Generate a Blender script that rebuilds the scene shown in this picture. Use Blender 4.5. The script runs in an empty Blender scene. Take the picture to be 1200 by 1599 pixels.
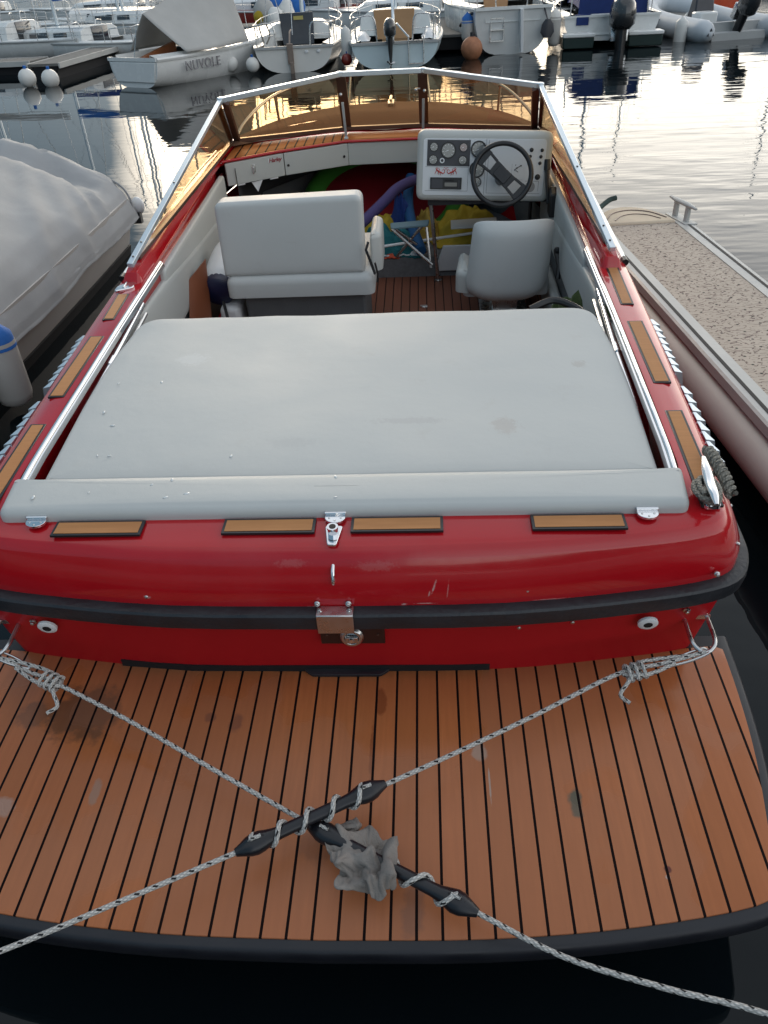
import bpy, bmesh, math, random
from mathutils import Vector, Matrix, noise
R = math.radians
PI = math.pi
random.seed(7)
S = bpy.context.scene
COL = S.collection

# ------------------------------------------------------------------ camera
TRIM = R(2.6)                                   # the red boat floats slightly bow up
PV = Vector((0, 1.6, 0))
BM = Matrix.Translation(PV) @ Matrix.Rotation(TRIM, 4, 'X') @ Matrix.Translation(-PV)   # boat frame -> world
cd = bpy.data.cameras.new('camera'); cam = bpy.data.objects.new('camera', cd); COL.objects.link(cam)
def cam_axes(p=0.6752918, yaw=0.0733918, roll=0.0607137):
    f = Vector((-math.sin(yaw)*math.cos(p), math.cos(yaw)*math.cos(p), -math.sin(p)))
    r0 = Vector((math.cos(yaw), math.sin(yaw), 0)); d0 = f.cross(r0)
    c, s = math.cos(roll), math.sin(roll)
    return c*r0+s*d0, -s*r0+c*d0, f
CR, CDN, CF = cam_axes()
CLOC = Vector((0.272003, 0, 2.3))
m = Matrix((CR, -CDN, -CF)).transposed().to_4x4(); m.translation = CLOC
cam.matrix_world = BM @ m
cd.sensor_fit = 'VERTICAL'; cd.sensor_height = 32.0; cd.lens = 1200/1599*32.0
cd.clip_start = 0.05; cd.clip_end = 3000
S.camera = cam
S.render.resolution_x = 768; S.render.resolution_y = 1024
def ray(u, v, world=True):
    d = CR*((u-600)/1200)+CDN*((v-799.5)/1200)+CF
    return (BM @ CLOC, BM.to_3x3() @ d) if world else (CLOC, d)
def at(u, v, Y):                                # world point seen at a pixel of the photo, at distance Y
    o, d = ray(u, v); return o+d*((Y-o.y)/d.y)
def onz(u, v, z, world=True):
    o, d = ray(u, v, world); return o+d*((z-o.z)/d.z)

# ------------------------------------------------------------------ light
SUN_EL, SUN_AZ = R(11), R(-12)                   # low, ahead and a little left, behind thin cloud
W = bpy.data.worlds.new('World'); S.world = W; W.use_nodes = True
def world():
    nt = W.node_tree; nt.nodes.clear(); N = nt.nodes; L = nt.links
    def nd(t, **k):
        n = N.new(t)
        for a, b in k.items(): setattr(n, a, b)
        return n
    def mth(op, a, b=None, c=None):
        n = nd('ShaderNodeMath', operation=op)
        for i, x in enumerate((a, b, c)):
            if x is None: continue
            if isinstance(x, (int, float)): n.inputs[i].default_value = x
            else: L.new(x, n.inputs[i])
        return n.outputs[0]
    def ramp(x, stops, interp='EASE'):
        n = nd('ShaderNodeValToRGB'); n.color_ramp.interpolation = interp
        e = n.color_ramp.elements
        while len(e) < len(stops): e.new(0.5)
        for q, (p_, c_) in zip(e, stops): q.position = p_; q.color = (*c_, 1)
        L.new(x, n.inputs[0]); return n.outputs[0]
    def mix(f, a, b):
        n = nd('ShaderNodeMix', data_type='RGBA')
        if isinstance(f, (int, float)): n.inputs[0].default_value = f
        else: L.new(f, n.inputs[0])
        for i, x in ((6, a), (7, b)):
            if isinstance(x, tuple): n.inputs[i].default_value = (*x, 1)
            else: L.new(x, n.inputs[i])
        return n.outputs[2]
    tc = nd('ShaderNodeTexCoord'); sx = nd('ShaderNodeSeparateXYZ'); L.new(tc.outputs['Generated'], sx.inputs[0])
    el = mth('ARCSINE', sx.outputs[2]); az = mth('ARCTAN2', sx.outputs[0], sx.outputs[1])
    mp = nd('ShaderNodeMapping'); mp.inputs['Scale'].default_value = (1.6, 1.6, 5.0); L.new(tc.outputs['Generated'], mp.inputs[0])
    nz = nd('ShaderNodeTexNoise'); nz.inputs['Scale'].default_value = 2.2; nz.inputs['Detail'].default_value = 7; nz.inputs['Roughness'].default_value = 0.6
    L.new(mp.outputs[0], nz.inputs[0]); nf = nz.outputs[0]
    # thin evening cloud: cream ahead and low, pale blue-grey above, duller behind
    front = ramp(mth('DIVIDE', el, 1.5708), [(0.0, (2.7, 2.42, 2.08)), (0.10, (2.75, 2.55, 2.28)), (0.24, (1.50, 1.47, 1.43)), (0.5, (0.72, 0.76, 0.79)), (1.0, (0.64, 0.685, 0.715))])
    back = ramp(mth('DIVIDE', el, 1.5708), [(0.0, (1.12, 1.13, 1.13)), (0.25, (0.98, 0.99, 1.0)), (0.6, (0.56, 0.60, 0.64)), (1.0, (0.64, 0.685, 0.715))])
    fb = mth('MULTIPLY_ADD', sx.outputs[1], 0.75, 0.5); fbn = nd('ShaderNodeClamp'); L.new(fb, fbn.inputs[0])
    c = mix(fbn.outputs[0], back, front)
    # slate-blue cloud bank on the left
    azn = mth('ADD', az, mth('MULTIPLY', mth('SUBTRACT', nf, 0.5), 0.10))
    e2 = mth('MULTIPLY_ADD', mth('ADD', azn, R(18.8)), -16.0, 0.5)      # 1 to the left of about 18 degrees left
    cl = nd('ShaderNodeClamp'); L.new(e2, cl.inputs[0])
    hi = mth('MULTIPLY_ADD', mth('SUBTRACT', R(48), mth('ADD', el, mth('MULTIPLY', mth('SUBTRACT', nf, 0.5), 0.25))), 5.0, 0.5)
    ch = nd('ShaderNodeClamp'); L.new(hi, ch.inputs[0])
    bank = mth('MULTIPLY', mth('MULTIPLY', cl.outputs[0], ch.outputs[0]), 0.95); clear = mth('SUBTRACT', 1.0, bank)
    c = mix(bank, c, (0.15, 0.29, 0.41))
    # sun glow behind the cloud
    sd = (math.sin(SUN_AZ)*math.cos(SUN_EL), math.cos(SUN_AZ)*math.cos(SUN_EL), math.sin(SUN_EL))
    vd = nd('ShaderNodeVectorMath', operation='DOT_PRODUCT'); L.new(tc.outputs['Generated'], vd.inputs[0]); vd.inputs[1].default_value = sd
    gl = mth('MULTIPLY', clear, mth('POWER', mth('MAXIMUM', vd.outputs['Value'], 0.0), 60.0))
    vary = mth('MULTIPLY_ADD', nf, 0.7, 0.65)
    vs = nd('ShaderNodeVectorMath', operation='SCALE'); L.new(c, vs.inputs[0]); L.new(vary, vs.inputs['Scale'])
    gs = nd('ShaderNodeVectorMath', operation='SCALE'); gs.inputs[0].default_value = (2.6, 2.35, 2.0); L.new(gl, gs.inputs['Scale'])
    ad = nd('ShaderNodeVectorMath', operation='ADD'); L.new(vs.outputs[0], ad.inputs[0]); L.new(gs.outputs[0], ad.inputs[1])
    b1 = nd('ShaderNodeBackground'); L.new(ad.outputs[0], b1.inputs[0]); b1.inputs[1].default_value = 0.72
    sky = nd('ShaderNodeTexSky', sky_type='NISHITA', sun_disc=False); sky.sun_elevation = SUN_EL; sky.sun_rotation = SUN_AZ
    sky.dust_density = 1.0
    b2 = nd('ShaderNodeBackground'); L.new(sky.outputs[0], b2.inputs[0]); L.new(mth('MULTIPLY', clear, 0.05), b2.inputs[1])
    a2 = nd('ShaderNodeAddShader'); L.new(b1.outputs[0], a2.inputs[0]); L.new(b2.outputs[0], a2.inputs[1])
    out = nd('ShaderNodeOutputWorld'); L.new(a2.outputs[0], out.inputs[0])
world()
sl = bpy.data.lights.new('sun', 'SUN'); sl.energy = 0.5; sl.angle = R(14); sl.color = (1.0, 0.86, 0.68)
sun = bpy.data.objects.new('sun', sl); COL.objects.link(sun)
sun.rotation_euler = Vector((-math.sin(SUN_AZ)*math.cos(SUN_EL+.12), -math.cos(SUN_AZ)*math.cos(SUN_EL+.12), -math.sin(SUN_EL+.12))).to_track_quat('-Z', 'Y').to_euler()
vs_ = S.view_settings
S.display_settings.display_device = 'sRGB'
vs_.view_transform = 'Standard'; vs_.look = 'None'; vs_.gamma = 1; vs_.use_curve_mapping = False; vs_.exposure = 0.40

# ------------------------------------------------------------------ materials
MATS = {}
def P(name, col, rough=.5, metal=0, coat=0, ns=6, na=.12, bump=0, bs=40, rn=.0, spec=.5, sheen=0, ior=None, coatr=.08):
    """principled material with noise in colour, roughness and a fine bump"""
    if name in MATS: return MATS[name]
    mt = bpy.data.materials.new(name); mt.use_nodes = True; MATS[name] = mt
    nt = mt.node_tree; b = nt.nodes['Principled BSDF']; L = nt.links
    b.inputs['Roughness'].default_value = rough; b.inputs['Metallic'].default_value = metal
    b.inputs['Coat Weight'].default_value = coat; b.inputs['Coat Roughness'].default_value = coatr
    b.inputs['Specular IOR Level'].default_value = spec
    if sheen: b.inputs['Sheen Weight'].default_value = sheen
    if ior: b.inputs['IOR'].default_value = ior
    tc = nt.nodes.new('ShaderNodeTexCoord')
    n = nt.nodes.new('ShaderNodeTexNoise'); n.inputs['Scale'].default_value = ns; n.inputs['Detail'].default_value = 6
    L.new(tc.outputs['Object'], n.inputs[0])
    mx = nt.nodes.new('ShaderNodeMix'); mx.data_type = 'RGBA'
    mx.inputs[6].default_value = (*[c*(1-na) for c in col], 1); mx.inputs[7].default_value = (*[min(1, c*(1+na)) for c in col], 1)
    L.new(n.outputs[0], mx.inputs[0]); L.new(mx.outputs[2], b.inputs['Base Color'])
    if rn:
        mr = nt.nodes.new('ShaderNodeMapRange'); mr.inputs[1].default_value = .35; mr.inputs[2].default_value = .65
        mr.inputs[3].default_value = max(0, rough-rn); mr.inputs[4].default_value = min(1, rough+rn)
        L.new(n.outputs[0], mr.inputs[0]); L.new(mr.outputs[0], b.inputs['Roughness'])
    if bump:
        n2 = nt.nodes.new('ShaderNodeTexNoise'); n2.inputs['Scale'].default_value = bs; n2.inputs['Detail'].default_value = 3
        L.new(tc.outputs['Object'], n2.inputs[0])
        bp = nt.nodes.new('ShaderNodeBump'); bp.inputs['Strength'].default_value = bump; bp.inputs['Distance'].default_value = .01
        L.new(n2.outputs[0], bp.inputs['Height']); L.new(bp.outputs[0], b.inputs['Normal'])
    return mt
class NT:
    """small node helper for hand-made materials"""
    def __init__(s, mt): s.t = mt.node_tree; s.b = s.t.nodes['Principled BSDF']; s.L = s.t.links; s.tc = s.t.nodes.new('ShaderNodeTexCoord')
    def m(s, op, a, b=None, c=None):
        n = s.t.nodes.new('ShaderNodeMath'); n.operation = op
        for i, x in enumerate((a, b, c)):
            if x is None: continue
            if isinstance(x, (int, float)): n.inputs[i].default_value = x
            else: s.L.new(x, n.inputs[i])
        return n.outputs[0]
    def mix(s, f, a, b):
        n = s.t.nodes.new('ShaderNodeMix'); n.data_type = 'RGBA'
        if isinstance(f, (int, float)): n.inputs[0].default_value = f
        else: s.L.new(f, n.inputs[0])
        for i, x in ((6, a), (7, b)):
            if isinstance(x, tuple): n.inputs[i].default_value = (*x, 1)
            else: s.L.new(x, n.inputs[i])
        return n.outputs[2]
    def sep(s, v=None):
        n = s.t.nodes.new('ShaderNodeSeparateXYZ'); s.L.new(v or s.tc.outputs['Object'], n.inputs[0]); return n.outputs
    def noise(s, scale, detail=5, rough=.55, vec=None, stretch=None):
        v = vec or s.tc.outputs['Object']
        if stretch:
            mp = s.t.nodes.new('ShaderNodeMapping'); mp.inputs['Scale'].default_value = stretch; s.L.new(v, mp.inputs[0]); v = mp.outputs[0]
        n = s.t.nodes.new('ShaderNodeTexNoise'); n.inputs['Scale'].default_value = scale; n.inputs['Detail'].default_value = detail; n.inputs['Roughness'].default_value = rough
        s.L.new(v, n.inputs[0]); return n.outputs[0]
    def rng(s, x, a, b, c=0, d=1):
        n = s.t.nodes.new('ShaderNodeMapRange'); s.L.new(x, n.inputs[0])
        for i, q in enumerate((a, b, c, d)): n.inputs[i+1].default_value = q
        return n.outputs[0]
    def bump(s, h, st, dist=.01):
        n = s.t.nodes.new('ShaderNodeBump'); n.inputs['Strength'].default_value = st; n.inputs['Distance'].default_value = dist
        s.L.new(h, n.inputs['Height']); return n.outputs[0]
def new(name):
    mt = bpy.data.materials.new(name); mt.use_nodes = True; return mt

def teak(name, base, sp=None, off=0., lw=.007, spots=(), rough=.3, axis=0, wet=False):
    mt = new(name); k = NT(mt); k.b.inputs['Specular IOR Level'].default_value = .5 if wet else .12; o = k.sep()
    grain = k.noise(9, 6, .6, stretch=(9, .6, 9) if axis == 0 else (.6, 9, 9))
    blot = k.noise(2.1, 5, .6)
    c = k.mix(grain, tuple(v*.72 for v in base), tuple(v*1.20 for v in base))
    c = k.mix(k.rng(blot, .38, .62), c, k.mix(.55, c, tuple(v*(.82 if i == 0 else .76) for i, v in enumerate(base))))
    if sp:
        q = k.m('DIVIDE', k.m('SUBTRACT', o[axis], off-lw/2), sp)
        fl = k.m('FLOOR', q); wn = k.t.nodes.new('ShaderNodeTexWhiteNoise'); wn.noise_dimensions = '1D'; k.L.new(fl, wn.inputs['W'])
        c = k.mix(k.m('MULTIPLY', wn.outputs[0], .6), c, tuple(v*.72 for v in base))
    for (x, y, rx, ry, col, st) in spots:
        dx = k.m('DIVIDE', k.m('SUBTRACT', o[0], x), rx); dy = k.m('DIVIDE', k.m('SUBTRACT', o[1], y), ry)
        d = k.m('SQRT', k.m('ADD', k.m('MULTIPLY', dx, dx), k.m('MULTIPLY', dy, dy)))
        d = k.m('ADD', d, k.m('MULTIPLY', k.m('SUBTRACT', k.noise(26, 4, .6), .5), 1.5))
        c = k.mix(k.m('MULTIPLY', k.rng(d, 1.15, .75), st), c, col)
    if wet:
        w = k.rng(k.noise(1.35, 4, .5), .50, .53); c = k.mix(k.m('MULTIPLY', w, .16), c, (.34, .18, .12))
    if sp:
        ln = k.m('LESS_THAN', k.m('FRACT', q), lw/sp)
        c = k.mix(ln, c, (.010, .006, .006))
        k.L.new(k.bump(k.m('SUBTRACT', 1.0, ln), .35, .004), k.b.inputs['Normal'])
    k.L.new(c, k.b.inputs['Base Color'])
    if wet:
        k.L.new(k.m('ADD', k.m('MULTIPLY_ADD', w, .16, rough-.08), k.m('MULTIPLY', ln, .3)), k.b.inputs['Roughness'])
        k.L.new(k.m('MULTIPLY_ADD', ln, -.28, .32), k.b.inputs['Specular IOR Level'])
    else: k.b.inputs['Roughness'].default_value = rough
    return mt

def gelcoat(name, base, rough=.2, fade=.0, scuffs=()):
    mt = new(name); k = NT(mt)
    n1 = k.noise(3.2, 5); n2 = k.noise(30, 4, .7)
    c = k.mix(n1, tuple(v*.88 for v in base), tuple(v*1.1 for v in base))
    c = k.mix(k.m('MULTIPLY', k.rng(k.noise(1.7, 6, .65), .5, .72), fade), c, (.50, .16, .16))
    o = k.sep()
    for (x, z, rx, rz, tilt, st) in scuffs:
        xx = k.m('SUBTRACT', o[0], x); zz = k.m('SUBTRACT', o[2], z)
        dx = k.m('DIVIDE', k.m('SUBTRACT', xx, k.m('MULTIPLY', zz, tilt)), rx); dz = k.m('DIVIDE', zz, rz)
        d = k.m('ADD', k.m('SQRT', k.m('ADD', k.m('MULTIPLY', dx, dx), k.m('MULTIPLY', dz, dz))), k.m('MULTIPLY', k.m('SUBTRACT', k.noise(90, 4, .7), .5), 2.2))
        c = k.mix(k.m('MULTIPLY', k.rng(d, 1.1, .5), st), c, (.62, .42, .40))
    k.L.new(c, k.b.inputs['Base Color'])
    k.L.new(k.m('ADD', k.rng(n1, .3, .7, rough-.05, rough+.07), k.rng(n2, .45, .8, 0, .10)), k.b.inputs['Roughness'])
    k.b.inputs['Coat Weight'].default_value = .35; k.b.inputs['Coat Roughness'].default_value = .04
    k.L.new(k.bump(k.noise(4, 2, .4), .08, .02), k.b.inputs['Normal'])
    return mt

def vinyl(name, base, rough=.48, spots=()):
    mt = new(name); k = NT(mt)
    n1 = k.noise(1.6, 5); c = k.mix(n1, tuple(v*.93 for v in base), tuple(v*1.05 for v in base))
    c = k.mix(k.m('MULTIPLY', k.rng(k.noise(7, 6, .7), .60, .78), .22), c, (.36, .33, .30))       # rubbed-in grime
    o = k.sep()
    for (x, y, rx, ry, col, st) in spots:
        dx = k.m('DIVIDE', k.m('SUBTRACT', o[0], x), rx); dy = k.m('DIVIDE', k.m('SUBTRACT', o[1], y), ry)
        d = k.m('ADD', k.m('SQRT', k.m('ADD', k.m('MULTIPLY', dx, dx), k.m('MULTIPLY', dy, dy))), k.m('MULTIPLY', k.m('SUBTRACT', k.noise(60, 4, .7), .5), 2.6))
        c = k.mix(k.m('MULTIPLY', k.rng(d, 1.1, .6), st), c, col)
    k.L.new(c, k.b.inputs['Base Color'])
    k.L.new(k.rng(n1, .3, .7, rough-.08, rough+.06), k.b.inputs['Roughness'])
    h = k.m('ADD', k.m('MULTIPLY', k.noise(260, 2, .5), .12), k.m('MULTIPLY', k.noise(5, 4, .55), 1.6))
    k.L.new(k.bump(h, .30, .006), k.b.inputs['Normal'])
    return mt

def rope_mat(name, base, fleck=(.01, .01, .012), su=60, dens=.16):
    mt = new(name); k = NT(mt); uv = k.tc.outputs['UV']; o = k.sep(uv)
    # braid: two sets of diagonal strands
    a = k.m('FRACT', k.m('ADD', k.m('MULTIPLY', o[0], su), k.m('MULTIPLY', o[1], 4.0)))
    b = k.m('FRACT', k.m('SUBTRACT', k.m('MULTIPLY', o[0], su), k.m('MULTIPLY', o[1], 4.0)))
    h = k.m('MULTIPLY', k.m('SINE', k.m('MULTIPLY', a, PI)), k.m('SINE', k.m('MULTIPLY', b, PI)))
    c = k.mix(h, tuple(v*.45 for v in base), base)
    c = k.mix(k.m('MULTIPLY', k.noise(14, 4, .6), .6), c, tuple(v*.55 for v in base))
    c1 = k.m('FRACT', k.m('ADD', k.m('MULTIPLY', o[0], su/2.6), k.m('MULTIPLY', o[1], 2.0)))
    c2 = k.m('FRACT', k.m('SUBTRACT', k.m('MULTIPLY', o[0], su/2.6), k.m('MULTIPLY', o[1], 1.0)))
    fk = k.m('MULTIPLY', k.m('LESS_THAN', c1, dens*1.7), k.m('LESS_THAN', c2, dens*2.4))
    c = k.mix(fk, c, fleck); k.L.new(c, k.b.inputs['Base Color'])
    k.b.inputs['Roughness'].default_value = .75; k.L.new(k.bump(h, .8, .003), k.b.inputs['Normal'])
    return mt

M = {}
M['red'] = gelcoat('red gelcoat', (.47, .008, .014), .11, .10, [(.285, .755, .0035, .022, .35, .7), (.272, .735, .003, .014, .2, .6), (.325, .745, .002, .03, .1, .35), (.20, .695, .010, .004, 0, .8), (.26, .697, .03, .002, 0, .8), (-.05, .690, .03, .003, 0, .7), (-.12, .83, .05, .012, 0, .12), (.12, .82, .06, .015, 0, .12), (-.56, .72, .012, .006, 0, .5), (.62, .692, .05, .002, 0, .5)])
M['red_low'] = P('red lower gelcoat', (.42, .008, .013), .42, ns=4, na=.14, spec=.3)
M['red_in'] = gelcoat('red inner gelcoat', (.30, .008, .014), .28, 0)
M['vinyl'] = vinyl('grey vinyl', (.495, .51, .50), .54)
_q = [onz(u, v, .88, False) for u, v in ((788, 662), (905, 565), (640, 655), (300, 560), (450, 690))]
M['vinyl_pad'] = vinyl('sun pad vinyl', (.495, .51, .50), .56, [(_q[0].x, _q[0].y, .05, .055, (.36, .31, .28), .35), (_q[1].x, _q[1].y, .03, .03, (.36, .33, .30), .4), (_q[2].x, _q[2].y, .14, .02, (.40, .40, .40), .45), (_q[3].x, _q[3].y, .07, .05, (.58, .60, .60), .5), (_q[4].x, _q[4].y, .10, .03, (.42, .43, .43), .35)])  # long thin spot is a dent line, its shade drawn in the colour
M['vinyl_side'] = vinyl('grey side vinyl', (.50, .515, .50))
M['vinyl_seat'] = vinyl('grey seat vinyl', (.53, .54, .53))
M['vinyl_dash'] = vinyl('dash vinyl', (.50, .51, .49))
M['rubber'] = P('black rubber', (.020, .022, .027), .42, na=.4, ns=9, rn=.12, bump=.2, bs=60)
M['edge'] = P('black platform edge', (.011, .012, .017), .42, na=.4, ns=7, rn=.1)
M['chrome'] = P('chrome', (.80, .81, .83), .14, 1, ns=12, na=.06, rn=.06)
M['steel'] = P('brushed steel', (.62, .62, .62), .28, 1, ns=20, na=.1, rn=.1)
M['alu'] = P('anodised aluminium', (.70, .77, .82), .30, .75, ns=8, na=.05)
M['bronze'] = P('bronze frame', (.11, .062, .048), .35, .3, na=.3)
M['black'] = P('black plastic', (.014, .014, .016), .38, na=.3)
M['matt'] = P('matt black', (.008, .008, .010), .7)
M['carpet'] = P('grey carpet', (.16, .165, .175), .95, ns=40, na=.35, bump=.5, bs=300)
M['liner'] = P('grey liner', (.125, .13, .135), .8, ns=8, na=.2, bump=.2, bs=120)
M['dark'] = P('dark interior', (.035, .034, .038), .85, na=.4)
M['white'] = P('white plastic', (.74, .75, .76), .35, na=.05)
M['dashwhite'] = P('white dash panel', (.66, .68, .70), .38, na=.04, ns=4)
M['gauge'] = P('gauge face', (.20, .21, .21), .25, coat=1, na=.25, ns=60)
M['gaugepink'] = P('pink gauge face', (.30, .22, .22), .25, coat=1, na=.2, ns=60)
M['plate'] = P('instrument plate', (.045, .046, .055), .35, na=.2)
M['redink'] = P('red ink', (.50, .04, .03), .5)
M['redbadge'] = P('red badge', (.34, .015, .03), .4)
M['teak_inlay'] = teak('teak inlay', (.50, .235, .095), rough=.5, axis=1)
M['teak_shelf'] = teak('teak shelf', (.50, .19, .065), .064, .01, .011, rough=.6)
M['teak_plain'] = teak('plain teak shelf', (.50, .18, .06), rough=.55, axis=1)
M['teak_floor'] = teak('teak cockpit floor', (.21, .085, .055), .056, .004, .006, rough=.4)
SPOTS = [(-.80, 1.44, .12, .10, (.07, .045, .03), .65), (-.96, 1.43, .06, .05, (.10, .06, .04), .5), (-.68, 1.16, .014, .040, (.26, .22, .18), .5),
         (-.93, 1.12, .035, .03, (.42, .33, .28), .5), (.412, 1.305, .020, .026, (.38, .33, .28), .6), (.432, 1.20, .003, .05, (.40, .36, .32), .7),
         (.66, 1.145, .022, .042, (.085, .085, .06), .95), (.86, .965, .009, .009, (.10, .01, .01), 1), (.855, .945, .006, .006, (.45, .35, .32), .8),
         (.118, 1.48, .016, .05, (.22, .062, .022), .8), (.10, 1.30, .009, .10, (.22, .062, .022), .7), (.22, .85, .03, .07, (.12, .06, .045), .45),
         (-.32, 1.40, .022, .03, (.17, .06, .035), .7), (-.40, 1.42, .018, .018, (.17, .06, .035), .7), (-.03, 1.02, .05, .05, (.13, .06, .04), .35)]
M['teak_platform'] = teak('teak platform', (.46, .152, .054), .0627, .0416, .0074, SPOTS, .27, wet=True)
M['rope'] = rope_mat('flecked rope', (.78, .76, .72))
M['rope_old'] = rope_mat('weathered rope', (.36, .34, .29), (.10, .10, .09), 70, .2)
def glass_mat(name, tint):
    mt = new(name); t = mt.node_tree; t.nodes.remove(t.nodes['Principled BSDF'])
    tr = t.nodes.new('ShaderNodeBsdfTransparent'); tr.inputs[0].default_value = (*tint, 1)
    gl = t.nodes.new('ShaderNodeBsdfGlossy'); gl.inputs['Roughness'].default_value = .02; gl.inputs[0].default_value = (.9, .85, .8, 1)
    ge = t.nodes.new('ShaderNodeNewGeometry'); dp = t.nodes.new('ShaderNodeVectorMath'); dp.operation = 'DOT_PRODUCT'
    t.links.new(ge.outputs['Incoming'], dp.inputs[0]); t.links.new(ge.outputs['Normal'], dp.inputs[1])
    def mm(op, a, b):
        n = t.nodes.new('ShaderNodeMath'); n.operation = op
        for i, x in enumerate((a, b)):
            if isinstance(x, (int, float)): n.inputs[i].default_value = x
            else: t.links.new(x, n.inputs[i])
        return n.outputs[0]
    fr = mm('ADD', mm('MULTIPLY', mm('POWER', mm('SUBTRACT', 1.0, mm('ABSOLUTE', dp.outputs['Value'], 0)), 5.0), .9), .03)
    mx = t.nodes.new('ShaderNodeMixShader'); t.links.new(fr, mx.inputs[0]); t.links.new(tr.outputs[0], mx.inputs[1]); t.links.new(gl.outputs[0], mx.inputs[2])
    t.links.new(mx.outputs[0], t.nodes['Material Output'].inputs[0]); return mt
M['glass'] = glass_mat('tinted windscreen glass', (.95, .82, .64))
M['gel'] = P('white gelcoat', (.76, .77, .76), .25, coat=.3, ns=3, na=.08, rn=.08)
M['gel_warm'] = P('cream gelcoat', (.73, .71, .67), .3, coat=.2, ns=3, na=.08)
M['gel_blue'] = P('pale blue gelcoat', (.58, .69, .72), .3, coat=.2, ns=3, na=.08)
M['gel_grey'] = P('grey gelcoat', (.42, .43, .43), .35, ns=3, na=.1)
M['navy'] = P('navy canvas', (.012, .035, .16), .8, ns=5, na=.25, bump=.4, bs=30)
M['blue'] = P('bright blue cloth', (.015, .13, .45), .7, ns=8, na=.3, bump=.5, bs=25)
M['teal'] = P('teal cloth', (.008, .13, .15), .8, ns=8, na=.25, bump=.5, bs=30)
M['yellow'] = P('yellow cloth', (.42, .30, .02), .8, ns=9, na=.25, bump=.5, bs=30)
M['orange'] = P('orange plastic', (.55, .07, .02), .5, ns=8, na=.25)
M['rust'] = P('faded orange buoy', (.38, .16, .08), .6, ns=9, na=.4)
M['green'] = P('green vinyl', (.045, .19, .028), .35, ns=8, na=.2)  # float and noodle colours lowered to hold the shade under the shelf
M['melon'] = P('melon red vinyl', (.17, .010, .015), .35, ns=8, na=.2)
M['purple'] = P('purple foam', (.06, .045, .15), .8, ns=8, na=.15, bump=.2, bs=200)
M['noodle'] = P('blue foam', (.008, .08, .22), .8, ns=8, na=.15, bump=.2, bs=200)
M['window'] = P('dark window', (.02, .023, .03), .08, coat=1)
M['wood'] = P('varnished wood', (.26, .085, .03), .35, ns=10, na=.3)
M['plywood'] = P('plywood door', (.42, .23, .11), .5, ns=7, na=.15)
M['brown'] = P('brown board', (.20, .06, .025), .5, ns=5, na=.2)
M['grey_deck'] = P('weathered planks', (.17, .165, .155), .85, ns=8, na=.35, bump=.5, bs=50)
M['concrete'] = P('pontoon concrete', (.12, .12, .115), .85, ns=4, na=.3, bump=.4, bs=30)
M['fender'] = P('grey fender', (.44, .43, .41), .5, ns=6, na=.15)
M['fender_w'] = P('white fender', (.72, .71, .68), .4, ns=6, na=.1)
M['tarp'] = P('grey tarpaulin', (.32, .33, .34), .75, ns=3.5, na=.22, bump=.12, bs=60)
M['sail'] = P('off-white boom tent', (.43, .425, .41), .8, ns=3, na=.12, bump=.4, bs=6)
M['antifoul'] = P('dark green antifouling', (.006, .025, .022), .6, ns=5, na=.3)
M['darkred'] = P('dark red hull', (.26, .03, .022), .3, coat=.3, ns=3, na=.15)
M['engine'] = P('outboard grey', (.035, .037, .04), .22, coat=.6, ns=5, na=.3, rn=.08)
M['rib'] = P('rib tube fabric', (.56, .59, .62), .5, ns=4, na=.08)
M['rag'] = P('grey rag', (.25, .225, .205), .98, ns=11, na=.75, bump=.35, bs=260)
M['snub'] = P('black snubber rubber', (.010, .011, .015), .33, ns=14, na=.5, rn=.08)
M['tan'] = P('foredeck tan', (.19, .115, .085), .9, ns=5, na=.12, spec=.1)
M['brownshore'] = P('shore scrub', (.045, .05, .04), .95, ns=.2, na=.5)

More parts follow.
